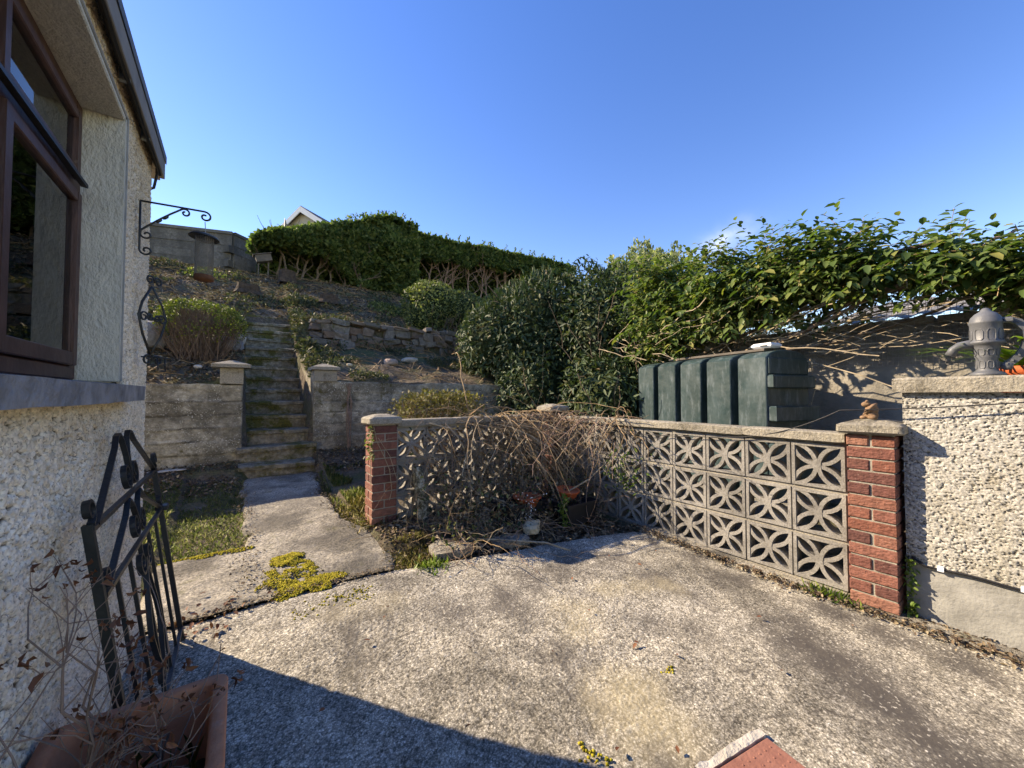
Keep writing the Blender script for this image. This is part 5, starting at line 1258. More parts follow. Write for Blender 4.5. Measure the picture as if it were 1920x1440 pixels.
# silvery conifer far right of centre
sv = thing('silver_conifer', 'pale silvery-green conifer rising behind the laurel and the climber', 'tree', (10.6, 7.2, 0))
P_ = []; D_ = []
for k in range(44):
    a_ = rng.uniform(0, 6.283); r0 = 1.5 * math.sqrt(rng.random()); bx0, by0 = 10.55 + r0 * math.cos(a_) * .9, 7.3 + r0 * math.sin(a_) * 1.1; zt = 6.0 - .55 * r0 ** 1.5 + rng.normal(0, .16)
    m = 260; t = rng.random(m); lx, ly = rng.normal(0, .25, 2); w = .05 + .26 * t
    P_.append(np.stack([bx0 + lx * (1 - t) + rng.normal(0, 1, m) * w, by0 + ly * (1 - t) + rng.normal(0, 1, m) * w, zt - t * 1.5], 1)); D_.append(unit(m) * .7 + np.array([lx, ly, 1.0]))
p = np.concatenate(P_); d = np.concatenate(D_); leaves('needles', sv, G_SILV, p, d, SPRAY, rng.uniform(.06, .15, len(p)))
mb = MB(); mb.tube([(10.6, 7.2, -.2), (10.6, 7.2, 6.0)], [.12, .02], 6); mb.build('trunk', BARK, sv)

# ------------------------------------------------------------------ climber along the boundary wall
random.seed(31)
vt = thing('climbing_vine', 'long leafy green climber with tangled stems sprawling along the boundary wall', 'climber', (4.95, 2, 1.9))
def vtop(y): return np.interp(y, [-1.2, .0, .7, 1.3, 2.0, 2.6, 3.1, 3.8, 4.6], [2.28, 2.34, 2.56, 2.75, 2.82, 2.90, 3.0, 3.1, 3.0])
def vbot(y): return np.interp(y, [-1.2, .0, .5, .9, 1.4, 1.9, 2.4, 3.0, 4.6], [1.86, 1.90, 1.98, 2.10, 2.16, 2.12, 2.0, 1.88, 1.7])
P_ = []; D_ = []; S_ = []; sm = MB()
for k in range(4600):
    y = random.uniform(-1.0, 3.5); u_ = random.random(); zt, zb = float(vtop(np.array(y))), float(vbot(np.array(y)))
    clump = float(vnoise(np.array(y * 2.6), np.array(u_ * 3.0), 5))
    if clump < .20 + .14 * (u_ < .35): continue
    z = zb + (zt - zb) * (u_ ** .8) + random.gauss(0, .03); x = max(4.45, 4.8 + random.gauss(0, .26)) + (.4 * max(0, y - 2.2)) * random.random()
    d = Vector((random.gauss(-.25, .6), random.gauss(0, .7), random.gauss(.0, .4) + (.25 if u_ > .85 else -.1))).normalized(); ln = random.uniform(.18, .40); p = Vector((x, y, z)); pts = [p.copy()]; nl = int(ln / .034)
    for i in range(nl):
        d = (d + Vector((0, 0, -.05 if u_ < .85 else .01)) + Vector((random.gauss(0, .05), random.gauss(0, .05), 0))).normalized(); p = p + d * .034; pts.append(p.copy())
        s = 1 if i % 2 else -1; side = d.cross(ez);
        if side.length < .1: side = Vector((1, 0, 0))
        side.normalize(); P_.append(tuple(p)); D_.append(tuple(side * s * .8 + d * .6 + Vector((random.gauss(0, .25), random.gauss(0, .25), random.gauss(-.3, .25))))); S_.append(random.choice((.04, .06, .075, .095, .115)) * random.uniform(.85, 1.1) * (1 if i < nl - 1 else .8))
    if k % 2 == 0: sm.tube(pts[::3] + [pts[-1]], .002, 3, False)
p = np.array(P_); d = np.array(D_); leaves('foliage', vt, G_VINE, p, d, OVA, np.array(S_), np.tile([-.2, 0, 1.], (len(p), 1)) + unit(len(p)) * .45)
sm.build('leaf_stalks', STRAW, vt, kind='stuff')
# woody stems
def vtrunk(pts, r0, r1, mat=BARK):
    m = MB(); P0 = [Vector(q) for q in pts]; out = []; n = 26
    for i in range(n):
        t = i / (n - 1) * (len(P0) - 1); k = min(int(t), len(P0) - 2); f = t - k
        a_, b_, c_, d_ = P0[max(k - 1, 0)], P0[k], P0[k + 1], P0[min(k + 2, len(P0) - 1)]
        q = .5 * ((2 * b_) + (c_ - a_) * f + (2 * a_ - 5 * b_ + 4 * c_ - d_) * f * f + (3 * b_ - a_ - 3 * c_ + d_) * f ** 3)
        out.append(q + Vector((random.gauss(0, .006), random.gauss(0, .006), random.gauss(0, .006))))
    m.tube(out, [r0 + (r1 - r0) * i / (n - 1) for i in range(n)], 7); return m.build('woody_stem', mat, vt, True)
vtrunk([(5.0, 2.32, 1.2), (4.95, 2.30, 1.9), (4.95, 2.12, 2.25), (4.9, 1.8, 2.42), (4.8, 1.2, 2.50), (4.8, .4, 2.56)], .05, .018)
vtrunk([(4.95, 2.30, 1.9), (4.9, 2.5, 2.2), (4.95, 2.9, 2.5), (5.0, 3.4, 2.7)], .035, .012)
vtrunk([(4.85, 2.6, 1.75), (4.8, 1.9, 2.0), (4.8, 1.2, 2.2), (4.75, .5, 2.35), (4.75, -.3, 2.35)], .02, .01)
vtrunk([(4.8, 1.4, 1.95), (4.75, 1.0, 2.15), (4.75, .5, 2.18), (4.8, -.3, 2.2)], .022, .014, BARE)
vtrunk([(4.75, 1.75, 1.78), (4.7, 1.25, 1.98), (4.7, .7, 2.22), (4.8, .1, 2.5)], .024, .012, BARE)
vtrunk([(4.62, 1.55, 1.72), (4.7, 1.2, 1.76), (4.8, .7, 1.9), (4.8, .2, 2.1)], .018, .01)
cn = MB()
for k in range(30):
    y0 = random.uniform(1.0, 2.2); z0 = random.uniform(1.66, 2.0); a_ = random.gauss(.22, .2); ln = random.uniform(.4, 1.3); x0 = 4.72 + random.gauss(0, .12); pts = []; sag = random.uniform(-.08, .12)
    for i in range(9):
        t = i / 8; pts.append((x0 + random.gauss(0, .012), y0 - ln * t, z0 + ln * t * a_ + sag * 4 * t * (1 - t) * .4 + random.gauss(0, .008)))
    cn.tube(pts, random.uniform(.003, .0085), 4, False)
for k in range(60):
    y0 = random.uniform(1.9, 4.0); z0 = random.uniform(1.7, 2.25); a_ = random.gauss(-.1, .4); ln = random.uniform(.3, 1.0); x0 = 4.75 + random.gauss(0, .2) + .12 * max(0, y0 - 2.2); pts = [(x0 + random.gauss(0, .02), y0 - ln * i / 7, z0 + ln * i / 7 * a_ + random.gauss(0, .015)) for i in range(8)]
    cn.tube(pts, random.uniform(.003, .007), 4, False)
for k in range(30):                                   # drooping shoots in front of the wall
    y0 = random.uniform(.3, 1.7); z0 = random.uniform(1.75, 2.1); x0 = 4.7 + random.gauss(0, .05); ln = random.uniform(.3, .8); sg = random.choice((-1, 1)); pts = [(x0 - .05 * i / 7, y0 + sg * ln * i / 7, z0 - .35 * ln * (i / 7) ** 1.4 + random.gauss(0, .008)) for i in range(8)]
    cn.tube(pts, random.uniform(.0022, .004), 4, False)
cn.build('tangled_canes', CANE, vt, kind='stuff')
# variegated shrub seen under the climber
vb = [((5.9, 3.0, 2.05), (.5, .6, .42)), ((6.0, 2.1, 2.0), (.45, .55, .36)), ((6.1, 3.9, 2.0), (.5, .5, .4))]
vg = thing('variegated_shrub', 'cream and green variegated shrub glowing beyond the wall under the climber', 'shrub', (6.0, 3, .3))
p, q = blobs_surface(vb, 4200, .5, 5, 2.5, .3); n = len(p); leaves('foliage', vg, G_VAR, p, q * .5 + unit(n), TINY, rng.uniform(.04, .075, n))
mb = MB(); tips = []
for k in range(8): grow(mb, (6.0, 2.2 + k * .25, .3), (random.gauss(0, .1), random.gauss(0, .1), 1), 1.6, .02, 1, tips, .15)
mb.build('stems', BARK, vg, kind='stuff')
# leafy mass joining laurel and climber
jb = [((5.6, 3.5, 2.35), (.75, .9, .85)), ((5.5, 4.2, 2.4), (.6, .6, .8)), ((5.4, 3.2, 1.75), (.5, .7, .5))]
jt = thing('mixed_shrub', 'mixed green shrub between the laurel and the climber above the oil tank', 'shrub', (5.5, 3.8, .3))
p, q = blobs_surface(jb, 7500, .45, 15, 2.0, .35); n = len(p); leaves('foliage', jt, G_MIX, p, q * .4 + unit(n) * .6 + np.array([0, 0, -.3]), OVA, rng.uniform(.045, .085, n)); core('dark_fill', jt, jb, .6)
mb = MB(); tips = []
for k in range(16): grow(mb, (5.3 + random.gauss(0, .2), 3.2 + random.uniform(0, 1), .4), (random.gauss(0, .2), random.gauss(0, .3), 1), 1.3, .014, 2, tips, .25)
mb.build('stems', BARK, jt, kind='stuff')

# ------------------------------------------------------------------ dry clump behind the left pierced wall
ck = thing('dry_shrub', 'low dry brown-green shrub poking up behind the left pierced wall', 'shrub', (2.15, 4.6, .15))
m = 3200; x = rng.uniform(1.62, 2.72, m); hgt = 1.16 + .10 * np.sin((x - 1.62) / 1.1 * math.pi) ** .5 + rng.normal(0, .03, m); y = 4.6 + rng.normal(0, .18, m); z = hgt - rng.random(m) ** 1.5 * .5
leaves('foliage', ck, G_DRYG, np.stack([x, y, z], 1), unit(m) * .8 + np.array([0, 0, .4]), TINY, rng.uniform(.03, .055, m))
mb = MB()
for k in range(170): x0 = random.uniform(1.75, 2.6); mb.tube([(x0, 4.6 + random.gauss(0, .1), .2), (x0 + random.gauss(0, .08), 4.6 + random.gauss(0, .12), .8), (x0 + random.gauss(0, .14), 4.6 + random.gauss(0, .15), random.uniform(1.05, 1.24))], [.006, .004, .002], 3, False)
mb.build('stems', STRAW, ck, kind='stuff')

# ------------------------------------------------------------------ dead stems smothering the corner
random.seed(77)
dv = thing('dead_climber', 'heap of dead straw-coloured climber stems hanging over the corner of the pierced walls', 'dead climber', (2.6, 3.2, .1))
sets = {'straw_stems': (STRAW, MB()), 'pale_stems': (CANE, MB()), 'brown_stems': (TWIG, MB())}
def stem(p, d, ln, r, g_, mb, wob=.17, n=13, floor=True):
    p = Vector(p); d = Vector(d).normalized(); pts = [p.copy()]
    for i in range(n):
        kk = 3.2 if random.random() < .16 else 1.0
        d = (d + Vector((random.gauss(0, wob * kk), random.gauss(0, wob * kk), random.gauss(0, wob * kk) - g_))).normalized(); p = p + d * ln / n
        zf = float(yard(p.x, p.y)) + .02
        if p.z < zf: p.z = zf + random.random() * .02; d.z = abs(d.z) * .2
        if p.y > 3.36 and p.z < .93: p.y = 3.36 - random.random() * .03
        if p.x > 3.02 and p.z < .93: p.x = 3.02 - random.random() * .03
        pts.append(p.copy())
    mb.tube(pts, [r * (1 - .6 * i / n) for i in range(n + 1)], 4, False)
    for j in range(random.randint(0, 3)):
        q = pts[random.randint(2, n)]; e = q + Vector((random.gauss(0, .07), random.gauss(-.02, .07), random.gauss(-.01, .07))); mb.tube([q, q.lerp(e, .5) + Vector((random.gauss(0, .012), random.gauss(0, .012), random.gauss(0, .012))), e], [r * .5, r * .4, r * .25], 3, False)
    return pts
ks = list(sets)
for k in range(115):          # hanging from the coping of the left run and corner
    t = random.random(); m = sets[random.choices(ks, (7, 3, 1))[0]][1]
    x = 1.85 + 1.2 * t ** .6; st = stem((x, 3.42 + random.gauss(0, .05), 1.0 + random.uniform(0, .07)), (random.gauss(-.25, .6), -.7, random.uniform(-.3, .25)), random.uniform(.7, 1.6), random.choice((.0014, .002, .003, .0045, .007)), random.uniform(.10, .26), m)
for k in range(85):          # from the sunlit run
    y = random.uniform(2.35, 3.4); m = sets[random.choices(ks, (5, 3, 2))[0]][1]
    stem((3.08 + random.gauss(0, .04), y, .98 + random.uniform(0, .07)), (-.7, random.gauss(-.15, .5), random.uniform(-.3, .2)), random.uniform(.6, 1.4) * (.6 if y < 2.6 else 1), random.choice((.0014, .002, .003, .004, .006)), random.uniform(.09, .22), m)
for k in range(45):           # arched bundle in the middle
    stem((2.2 + random.gauss(0, .1), 3.3, .94 + random.gauss(0, .03)), (.75, -.75, .1 + random.gauss(0, .12)), random.uniform(.7, 1.05), random.uniform(.003, .006), .09, sets['straw_stems' if k % 3 else 'pale_stems'][1], .05)
for k in range(130):          # low along the left run
    x = random.uniform(1.25, 2.3); m = sets[random.choices(ks, (6, 2, 2))[0]][1]
    stem((x, 3.34 + random.gauss(0, .03), random.uniform(.3, .98)), (random.gauss(.1, .7), -.35, random.uniform(-.6, .4)), random.uniform(.35, .9), random.choice((.0014, .002, .003, .004)), random.uniform(.08, .2), m)
for k in range(320):          # sprawl on the bed
    a_ = random.uniform(0, 6.28); stem((random.uniform(1.3, 2.9), random.uniform(2.5, 3.3), .12), (math.cos(a_), math.sin(a_), random.uniform(.0, .6)), random.uniform(.25, .75), random.uniform(.0018, .004), .1, sets[random.choice(ks)][1], .2)
for pts in (((1.62, 3.33, .98), (1.70, 3.22, .85), (1.78, 3.2, .70), (1.68, 3.1, .52), (1.78, 3.0, .36), (2.0, 2.9, .28), (2.1, 2.85, .2)), ((1.45, 3.3, .99), (1.58, 3.25, .95), (1.7, 3.22, .92)), ((2.6, 2.7, .32), (2.75, 2.55, .45), (2.85, 2.45, .6), (2.7, 2.5, .66)), ((1.5, 2.75, .1), (1.75, 2.5, .11), (1.95, 2.25, .12), (2.1, 2.15, .06))):
    sets['pale_stems'][1].tube(pts, .007, 6)
for k_, (mt_, m) in sets.items(): m.build(k_, mt_, dv, kind='stuff')
n = 2600; x = rng.uniform(1.4, 3.0, n); y = rng.uniform(2.6, 3.38, n); z = .12 + rng.random(n) * .85 * np.clip((y - 2.5) / .7, .1, 1); leaves('dead_leaves', dv, LITTER, np.stack([x, y, z], 1), unit(n), OVA, rng.uniform(.02, .045, n), clear=False)
n = 900; x = rng.uniform(1.25, 3.0, n); y = rng.uniform(2.55, 3.36, n); z = .12 + rng.random(n) ** 1.8 * .85 * np.clip((y - 2.4) / .9, .1, 1)
leaves('green_leaves', dv, G_DULL, np.stack([x, y, z], 1), unit(n) + np.array([-.3, -.5, 0]), OVA, rng.uniform(.022, .05, n), clear=False)
n = 130; x = 2.98 + rng.normal(0, .03, n); y = 2.33 + rng.normal(0, .12, n); z = .55 + rng.normal(0, .13, n); leaves('ivy_patch', dv, GREENLEAF, np.stack([x, y, z], 1), unit(n) + np.array([-.6, 0, -.2]), OVA, rng.uniform(.025, .05, n), clear=False, kind='stuff')

# tubs and pots among the stems
def tub(name, label, cx, cy, z0, r0, r1, h, mat, rz=0, sq=False, cat='tub', rim=.012, tilt=0, rs=()):
    t = thing(name, label, cat, (cx, cy, z0)); m = MB(); M_ = Matrix.Rotation(tilt, 4, 'X')
    if sq:
        V, F = loops_mesh([rrect(cx, cy, r0, r0 * .6, .02, z0), rrect(cx, cy, r1, r1 * .6, .02, z0 + h * .86), rrect(cx, cy, r1 + rim, r1 * .6 + rim, .02, z0 + h * .87), rrect(cx, cy, r1 + rim, r1 * .6 + rim, .02, z0 + h), rrect(cx, cy, r1 - .004, r1 * .6 - .004, .02, z0 + h), rrect(cx, cy, r0, r0 * .55, .02, z0 + h * .7)]); mk('pot_body', V, F, mat, t)
    else:
        pr_ = [(r0, 0), (r1, h * .82), (r1 + rim, h * .84), (r1 + rim, h), (r1 - .002, h)]; pr_ = pr_ + [(r1 - .006, h * .85), (r0 * .5, h * .72)]
        m.lathe(pr_, (cx, cy, z0), 28, True, M_); m.build('pot_body', mat, t, True)
    for (rr_, zz_) in rs:
        m = MB(); m.lathe([(rr_, zz_ - .004), (rr_ + .004, zz_), (rr_, zz_ + .004)], (cx, cy, z0), 28, False, M_); m.build('rib', mat, t, True)
    return t
tub('plant_tub', 'black plastic trough half buried in dead stems behind the buff stone', 2.16, 2.86, .09, .20, .225, .19, BLACKP, sq=True, cat='tub')
tub('plant_tub', 'black plastic trough under the orange saucer, right of the other trough', 2.60, 2.60, .075, .17, .19, .19, BLACKP, sq=True, cat='tub')
tub('flower_pot', 'shallow terracotta bowl of withered seedheads on the left black trough', 2.19, 2.80, .235, .085, .12, .09, ORANGE, cat='pot')
tub('flower_pot', 'bright orange ribbed plastic pot sitting on the right black trough', 2.58, 2.68, .27, .065, .10, .085, ORANGE, cat='pot', tilt=.12, rs=((.083, .03), (.09, .05)))
n = 46; a_ = rng.uniform(0, 6.283, n); r = rng.uniform(0, .2, n); p = np.stack([2.12 + r * np.cos(a_), 2.66 + r * np.sin(a_) * .5, rng.uniform(.14, .38, n)], 1)
sh_ = thing('seedhead_plant', 'withered plant dotted with tiny white seedheads in front of the black trough', 'dead plant', (2.12, 2.70, .1))
V, F = batch(OCT[0], OCT[1], p, frames(unit(n), unit(n)), rng.uniform(.004, .009, n)); mk('seedheads', V, F, WHITEP, sh_, kind='stuff')
mb = MB()
for q in p: mb.tube([(2.14, 2.78, .12), (q[0] * .5 + 1.07, q[1] * .5 + 1.38, q[2] * .6 + .12), tuple(q)], .0014, 3, False)
mb.build('stalks', CANE, sh_, kind='stuff')
wd = thing('green_weed', 'small upright green weed right of the buff stone', 'weed', (2.38, 2.52, .08))
n = 170; z = rng.random(n); p = np.stack([2.38 + rng.normal(0, .018, n) + .02 * np.sin(z * 9), 2.52 + rng.normal(0, .018, n), .09 + z * .27], 1); leaves('leaves', wd, GREENLEAF, p, unit(n) + np.array([0, 0, .5]), OVA, rng.uniform(.018, .034, n), clear=False)
m = MB(); m.tube([(2.38, 2.52, .07), (2.38, 2.52, .36)], .003, 4); m.build('stem', GREENLEAF, wd)
# mossy log leaning on the left pierced wall
V = []; F = []; nl = 16; nr = 14
for i in range(nl):
    t = i / (nl - 1); cx, cy, cz = 1.36 + .02 * math.sin(t * 4), 3.27 + .06 * t, .06 + .54 * t
    for k in range(nr): g_ = 2 * math.pi * k / nr; r = (.058 - .012 * t) * (1 + .35 * float(fbm(np.array(g_ * 1.2), np.array(t * 6), 3, 4))); V.append((cx + r * math.cos(g_), cy + r * math.sin(g_), cz))
F = [(i * nr + k, i * nr + (k + 1) % nr, (i + 1) * nr + (k + 1) % nr, (i + 1) * nr + k) for i in range(nl - 1) for k in range(nr)] + [tuple(range(nr)), tuple((nl - 1) * nr + k for k in range(nr))]
LOGM = Mat('lichened_log', .95, .15); LOGC = LOGM.ramp(LOGM.noise(28, 6, .7), [(.35, (.05, .045, .03)), (.5, (.15, .14, .10)), (.6, (.42, .43, .36))]); LOGM.bump(LOGM.noise(30, 5), .02); LOGM = LOGM.done(LOGC)
mk('lichened_log', V, F, LOGM, None, True, label='lichened log standing against the pierced wall beside the left brick pillar', cat='log')
# ivy sprigs on the left pillar
iv = thing('ivy_sprig', 'yellow-green ivy sprig and dry tendrils clinging to the left brick pillar', 'ivy', (.97, 3.36, .5))
n = 95; z = rng.uniform(.70, .99, n); p = np.stack([.952 + rng.normal(0, .012, n) + .02 * (z - .8), 3.36 + rng.normal(0, .03, n), z], 1); leaves('leaves', iv, G_EUO, p, unit(n) * .8 + np.array([-.5, -.4, -.5]), OVA, rng.uniform(.02, .042, n), clear=False)
m = MB(); m.tube([(.96, 3.34, .99), (.99, 3.335, .85), (1.05, 3.335, .72), (1.10, 3.335, .6), (1.12, 3.335, .42), (1.10, 3.335, .34)], .003, 4); m.tube([(1.0, 3.335, .88), (1.10, 3.335, .72), (1.16, 3.335, .52)], .0025, 4); m.tube([(.95, 3.38, 1.0), (.945, 3.37, .7), (.95, 3.36, .45)], .0025, 4); m.build('tendrils', CANE, iv, kind='stuff')

# ------------------------------------------------------------------ grass, moss, litter, ground cover
BLADE = ([(0, -.028, 0), (0, .028, 0), (.55, .02, .06), (1, 0, -.12), (.55, -.02, .06)], [(0, 1, 2, 3, 4)])
def blades(name, label, mat, x, y, l0, l1, lean=.5, up=1.0, cat='grass', zo=0.0):
    n = len(x); p = np.stack([x, y, soil_z(x, y) - .005 + zo], 1); return leaves(name, None, mat, p, unit(n) * lean + np.array([0, 0, up]), BLADE, rng.uniform(l0, l1, n), unit(n), clear=False, kind='stuff', label=label, cat=cat)
def keepn(x, y, f, seed, thr):
    k = vnoise(x * f, y * f, seed) > thr; return x[k], y[k]
n = 21000; x = rng.uniform(-1.3, .12, n); y = rng.uniform(3.50, 5.62, n); x, y = keepn(x, y, 3.2, 3, .20); blades('lawn_grass', 'patchy green lawn between the cottage and the garden path', G_GRASS, x, y, .018, .055, .9, .7)
n = 6500; x = rng.uniform(.86, 1.75, n); y = rng.uniform(4.15, 5.5, n); x, y = keepn(x, y, 3, 7, .34); blades('lawn_grass', 'tuft of green grass between the path and the left brick pillar', G_GRASS, x, y, .03, .09)
n = 2600; x = rng.uniform(.84, 1.2, n); y = rng.uniform(3.35, 4.2, n); blades('dry_grass', 'mat of straw-dry grass at the foot of the left brick pillar', G_DRYG, x, y, .05, .11, 1.2, .25, zo=.01)
n = 2200; t = rng.random(n); x = .78 + .5 * rng.random(n); y = 2.52 + .35 * rng.random(n) + .3 * (x - .8); k = (x > .9); x, y = x[k], y[k]; blades('dry_grass', 'dry weeds in the broken joint between path and patio', G_DRYG, x, y, .025, .06, 1.0, .3, zo=.03)
n = 420; x = rng.normal(1.13, .05, n); y = rng.normal(2.50, .05, n); blades('weed_tuft', 'small green weed tuft in the broken patio edge', GREENLEAF, x, y, .03, .07, .8, .7, cat='weed', zo=.04)
n = 260; x = rng.normal(2.985, .025, n); y = rng.normal(.80, .08, n); blades('weed_tuft', 'green weeds at the foot of the right brick pillar', GREENLEAF, x, y, .04, .09, .9, .6, cat='weed', zo=.05)
n = 150; x = rng.normal(3.07, .015, n); z = rng.random(n) ** 1.5 * .3; p = np.stack([x, .462 + rng.normal(0, .012, n), .03 + z], 1); leaves('creeping_weed', None, GREENLEAF, p, unit(n) + np.array([-.4, -.3, 0]), OVA, rng.uniform(.015, .032, n), clear=False, label='small creeping weed climbing the gap beside the right brick pillar', cat='weed', kind='stuff')
# moss cushion across the joint
def moss(name, label, cx, cy, rx, ry, n, seed, h=.02):
    el = cx if isinstance(cx, tuple) else ((cx, cy, rx, ry),)
    X_ = []
    for (ex_, ey_, ax_, ay_) in el:
        m = n // len(el); a_ = rng.uniform(0, 6.283, m); r = np.sqrt(rng.random(m)) * 1.25; X_.append(np.stack([ex_ + ax_ * r * np.cos(a_), ey_ + ay_ * r * np.sin(a_), r], 1))
    q = np.concatenate(X_); x, y, r = q[:, 0], q[:, 1], q[:, 2]
    k = .75 * vnoise(x * 11, y * 11, seed) + .45 * vnoise(x * 34, y * 34, seed) > .34 + .42 * r ** 2 + rng.normal(0, .10, len(r)); x, y, r = x[k], y[k], r[k]
    hh = h * np.clip(1.1 - r, .1, 1) * vnoise(x * 16, y * 16, 3)
    p = np.stack([x, y, yard(x, y) + .004 + hh], 1); V, F = batch(OCT[0], OCT[1], p, frames(unit(len(p)) * .3 + np.array([1, 0, 0]), np.tile([0, 0, 1.], (len(p), 1)) + unit(len(p)) * .3), rng.uniform(.004, .010, len(p))); return mk(name, V, F, MOSS, None, kind='stuff', label=label, cat='moss')
moss('moss_cushion', 'bright yellow moss cushion spreading over the joint of path and patio', ((.34, 3.08, .11, .17), (.30, 2.86, .17, .19), (.40, 2.68, .22, .10)), 0, 0, 0, 10000, 4, .034)
moss('moss_cushion', 'thin yellowish moss stain on the patio below the big moss cushion', .50, 2.42, .22, .13, 330, 9, .004)
moss('moss_cushion', 'thin line of moss along the front edge of the lawn', -.1, 3.50, .35, .035, 900, 2, .012)
# small dark moss dots on the patio
moss('moss_cushion', 'tiny moss clump near the shadow edge on the patio', 1.02, .92, .05, .07, 60, 6, .012)
moss('moss_cushion', 'tiny moss clump by itself in the middle of the patio', 1.62, 1.02, .045, .03, 40, 7, .012)
def litter(name, label, x, y, s0, s1, mat=LITTER, lift=.01, zf=None):
    n = len(x); z = (zf(x, y) if zf else soil_z(x, y)) + lift + rng.random(n) * .02; p = np.stack([x, y, z], 1); V, F = batch(OVA[0], OVA[1], p, frames(unit(n) * np.array([1, 1, .35]), np.tile([0, 0, 1.], (n, 1)) + unit(n) * .7), rng.uniform(s0, s1, n)); return mk(name, V, F, mat, None, kind='stuff', label=label, cat='leaf litter')
n = 5200; x = rng.uniform(.95, 3.02, n); y = rng.uniform(2.2, 3.4, n); k = (y > back_edge(x) - .05) & (x > .9); litter('leaf_litter', 'brown dead leaves and stems covering the bed inside the pierced walls', x[k], y[k], .02, .05)
n = 1500; x = rng.uniform(-1.3, .05, n); y = rng.uniform(5.3, 6.15, n); litter('leaf_litter', 'dark leaf litter under the left retaining wall', x, y, .02, .05)
n = 1500; x = rng.uniform(.92, 2.4, n); y = rng.uniform(5.4, 6.15, n); litter('leaf_litter', 'reddish leaf litter under the right retaining wall', x, y, .02, .05)
n = 1500; y = rng.uniform(.0, 2.25, n); x = 2.99 - np.abs(rng.normal(0, .045, n)); litter('leaf_litter', 'line of dark debris along the foot of the sunlit pierced wall', x, y, .012, .03, zf=yard, lift=.012)
n = 700; y = rng.uniform(-.4, .5, n); x = 3.09 - np.abs(rng.normal(0, .06, n)); litter('leaf_litter', 'dark debris along the foot of the roughcast wall', x, y, .012, .03, zf=yard, lift=.006)
n = 26; x = rng.uniform(.3, 2.8, n); y = rng.uniform(.6, 2.2, n); litter('leaf_litter', 'few scattered dead leaves lying on the patio', x, y, .015, .035, DRYLEAF, zf=yard, lift=.012)
n = 60; x = rng.normal(-.12, .1, n); y = rng.normal(2.55, .12, n); litter('leaf_litter', 'rust dead leaves by the foot of the iron gate', x, y, .02, .04, DRYLEAF, zf=yard, lift=.01)
n = 1500; y = rng.uniform(2.7, 5.7, n); x = np.where(rng.random(n) < .6, pr(y), pl(np.maximum(y, 3.55))) + rng.normal(0, .045, n); litter('leaf_litter', 'dry crumbs and dead leaves along the worn edges of the garden path', x, y, .008, .025, zf=yard, lift=.012)
n = 900; x = rng.uniform(-.35, .95, n); y = back_edge(x) + rng.normal(0, .018, n); litter('leaf_litter', 'grit and dead leaf crumbs in the joint between path and patio', x, y, .006, .02, zf=yard, lift=.006)
n = 2600; x = rng.uniform(.95, 1.2, n); y = rng.uniform(6.5, 9.9, n); k = vnoise(y * 2.5, x * 2, 4) > .25; x, y = x[k], y[k]; n = len(x); p = np.stack([x, y, soil_z(np.maximum(x, 1.02), y) + rng.random(n) ** 2 * .16 - .03], 1); leaves('ground_cover', None, G_GROUND, p, unit(n) + np.array([-.5, -.3, .1]), OVA, rng.uniform(.035, .07, n), clear=False, kind='stuff', label='ragged dark weeds spilling over the right edge of the garden steps', cat='ground cover')
# hillside cover
n = 30000; x = rng.uniform(-2.2, 6.0, n); y = 6.32 + rng.random(n) * 2.4; x, y = keepn(x, y, 1.7, 13, .50); k = ~((x > .05) & (x < .98)) & (x + .3 * vnoise(x * 3, y * 3, 2) > .4); x, y = x[k], y[k]; n = len(x); p = np.stack([x, y, soil_z(x, y) + rng.random(n) * .07], 1); leaves('ground_cover', None, G_GROUND, p, unit(n) + np.array([0, -.2, .3]), OVA, rng.uniform(.03, .065, n), clear=False, kind='stuff', label='low green ground cover on the terrace above the right retaining wall', cat='ground cover')
n = 38000; x = rng.uniform(-7, 7.5, n); y = 8.9 + rng.random(n) * 5.2; x, y = keepn(x, y, 1.6, 17, .66); n = len(x); p = np.stack([x, y, soil_z(x, y) + rng.random(n) * .08], 1); leaves('ground_cover', None, G_GROUND, p, unit(n) + np.array([0, -.2, .4]), OVA, rng.uniform(.04, .09, n), clear=False, kind='stuff', label='rough weeds and ground cover on the upper slope below the hedge', cat='ground cover')
n = 2600; x = rng.uniform(1.2, 5.2, n); y = np.where(rng.random(n) < .5, 8.64 + rng.normal(0, .05, n), 8.9 + rng.normal(0, .05, n)); k = vnoise(x * 3, y * 0, 8) > .35; x, y = x[k], y[k]; n = len(x); p = np.stack([x, y, soil_z(x, y) + rng.random(n) ** 2 * .22], 1); leaves('ground_cover', None, G_GROUND, p, unit(n) + np.array([0, -.4, .3]), OVA, rng.uniform(.035, .07, n), clear=False, kind='stuff', label='weeds hugging the foot and the top of the rubble wall', cat='ground cover')
n = 14000; x = rng.uniform(-5, .1, n); y = 6.35 + rng.random(n) * 2.6; litter('leaf_litter', 'brown litter on the soil round the shrub left of the steps', x, y, .025, .06, lift=.015)
n = 21000; x = rng.uniform(-7, 7, n); y = 8.95 + rng.random(n) * 5; litter('leaf_litter', 'dead leaves and clippings strewn over the upper slope', x, y, .03, .08, lift=.02)
tw = MB(); random.seed(41)
for k in range(1900):
    x0, y0 = random.uniform(-6, 6.5), random.uniform(6.5, 13.6)
    if .05 < x0 < 1.0 and y0 < 10: continue
    a_ = random.uniform(0, 6.28); ln = random.uniform(.12, .5); x1, y1 = x0 + ln * math.cos(a_), y0 + ln * math.sin(a_); tw.tube([(x0, y0, gz(x0, y0) + .02), ((x0 + x1) / 2, (y0 + y1) / 2, gz((x0 + x1) / 2, (y0 + y1) / 2) + random.uniform(.02, .1)), (x1, y1, gz(x1, y1) + random.uniform(.0, .08))], random.uniform(.003, .008), 3, False)
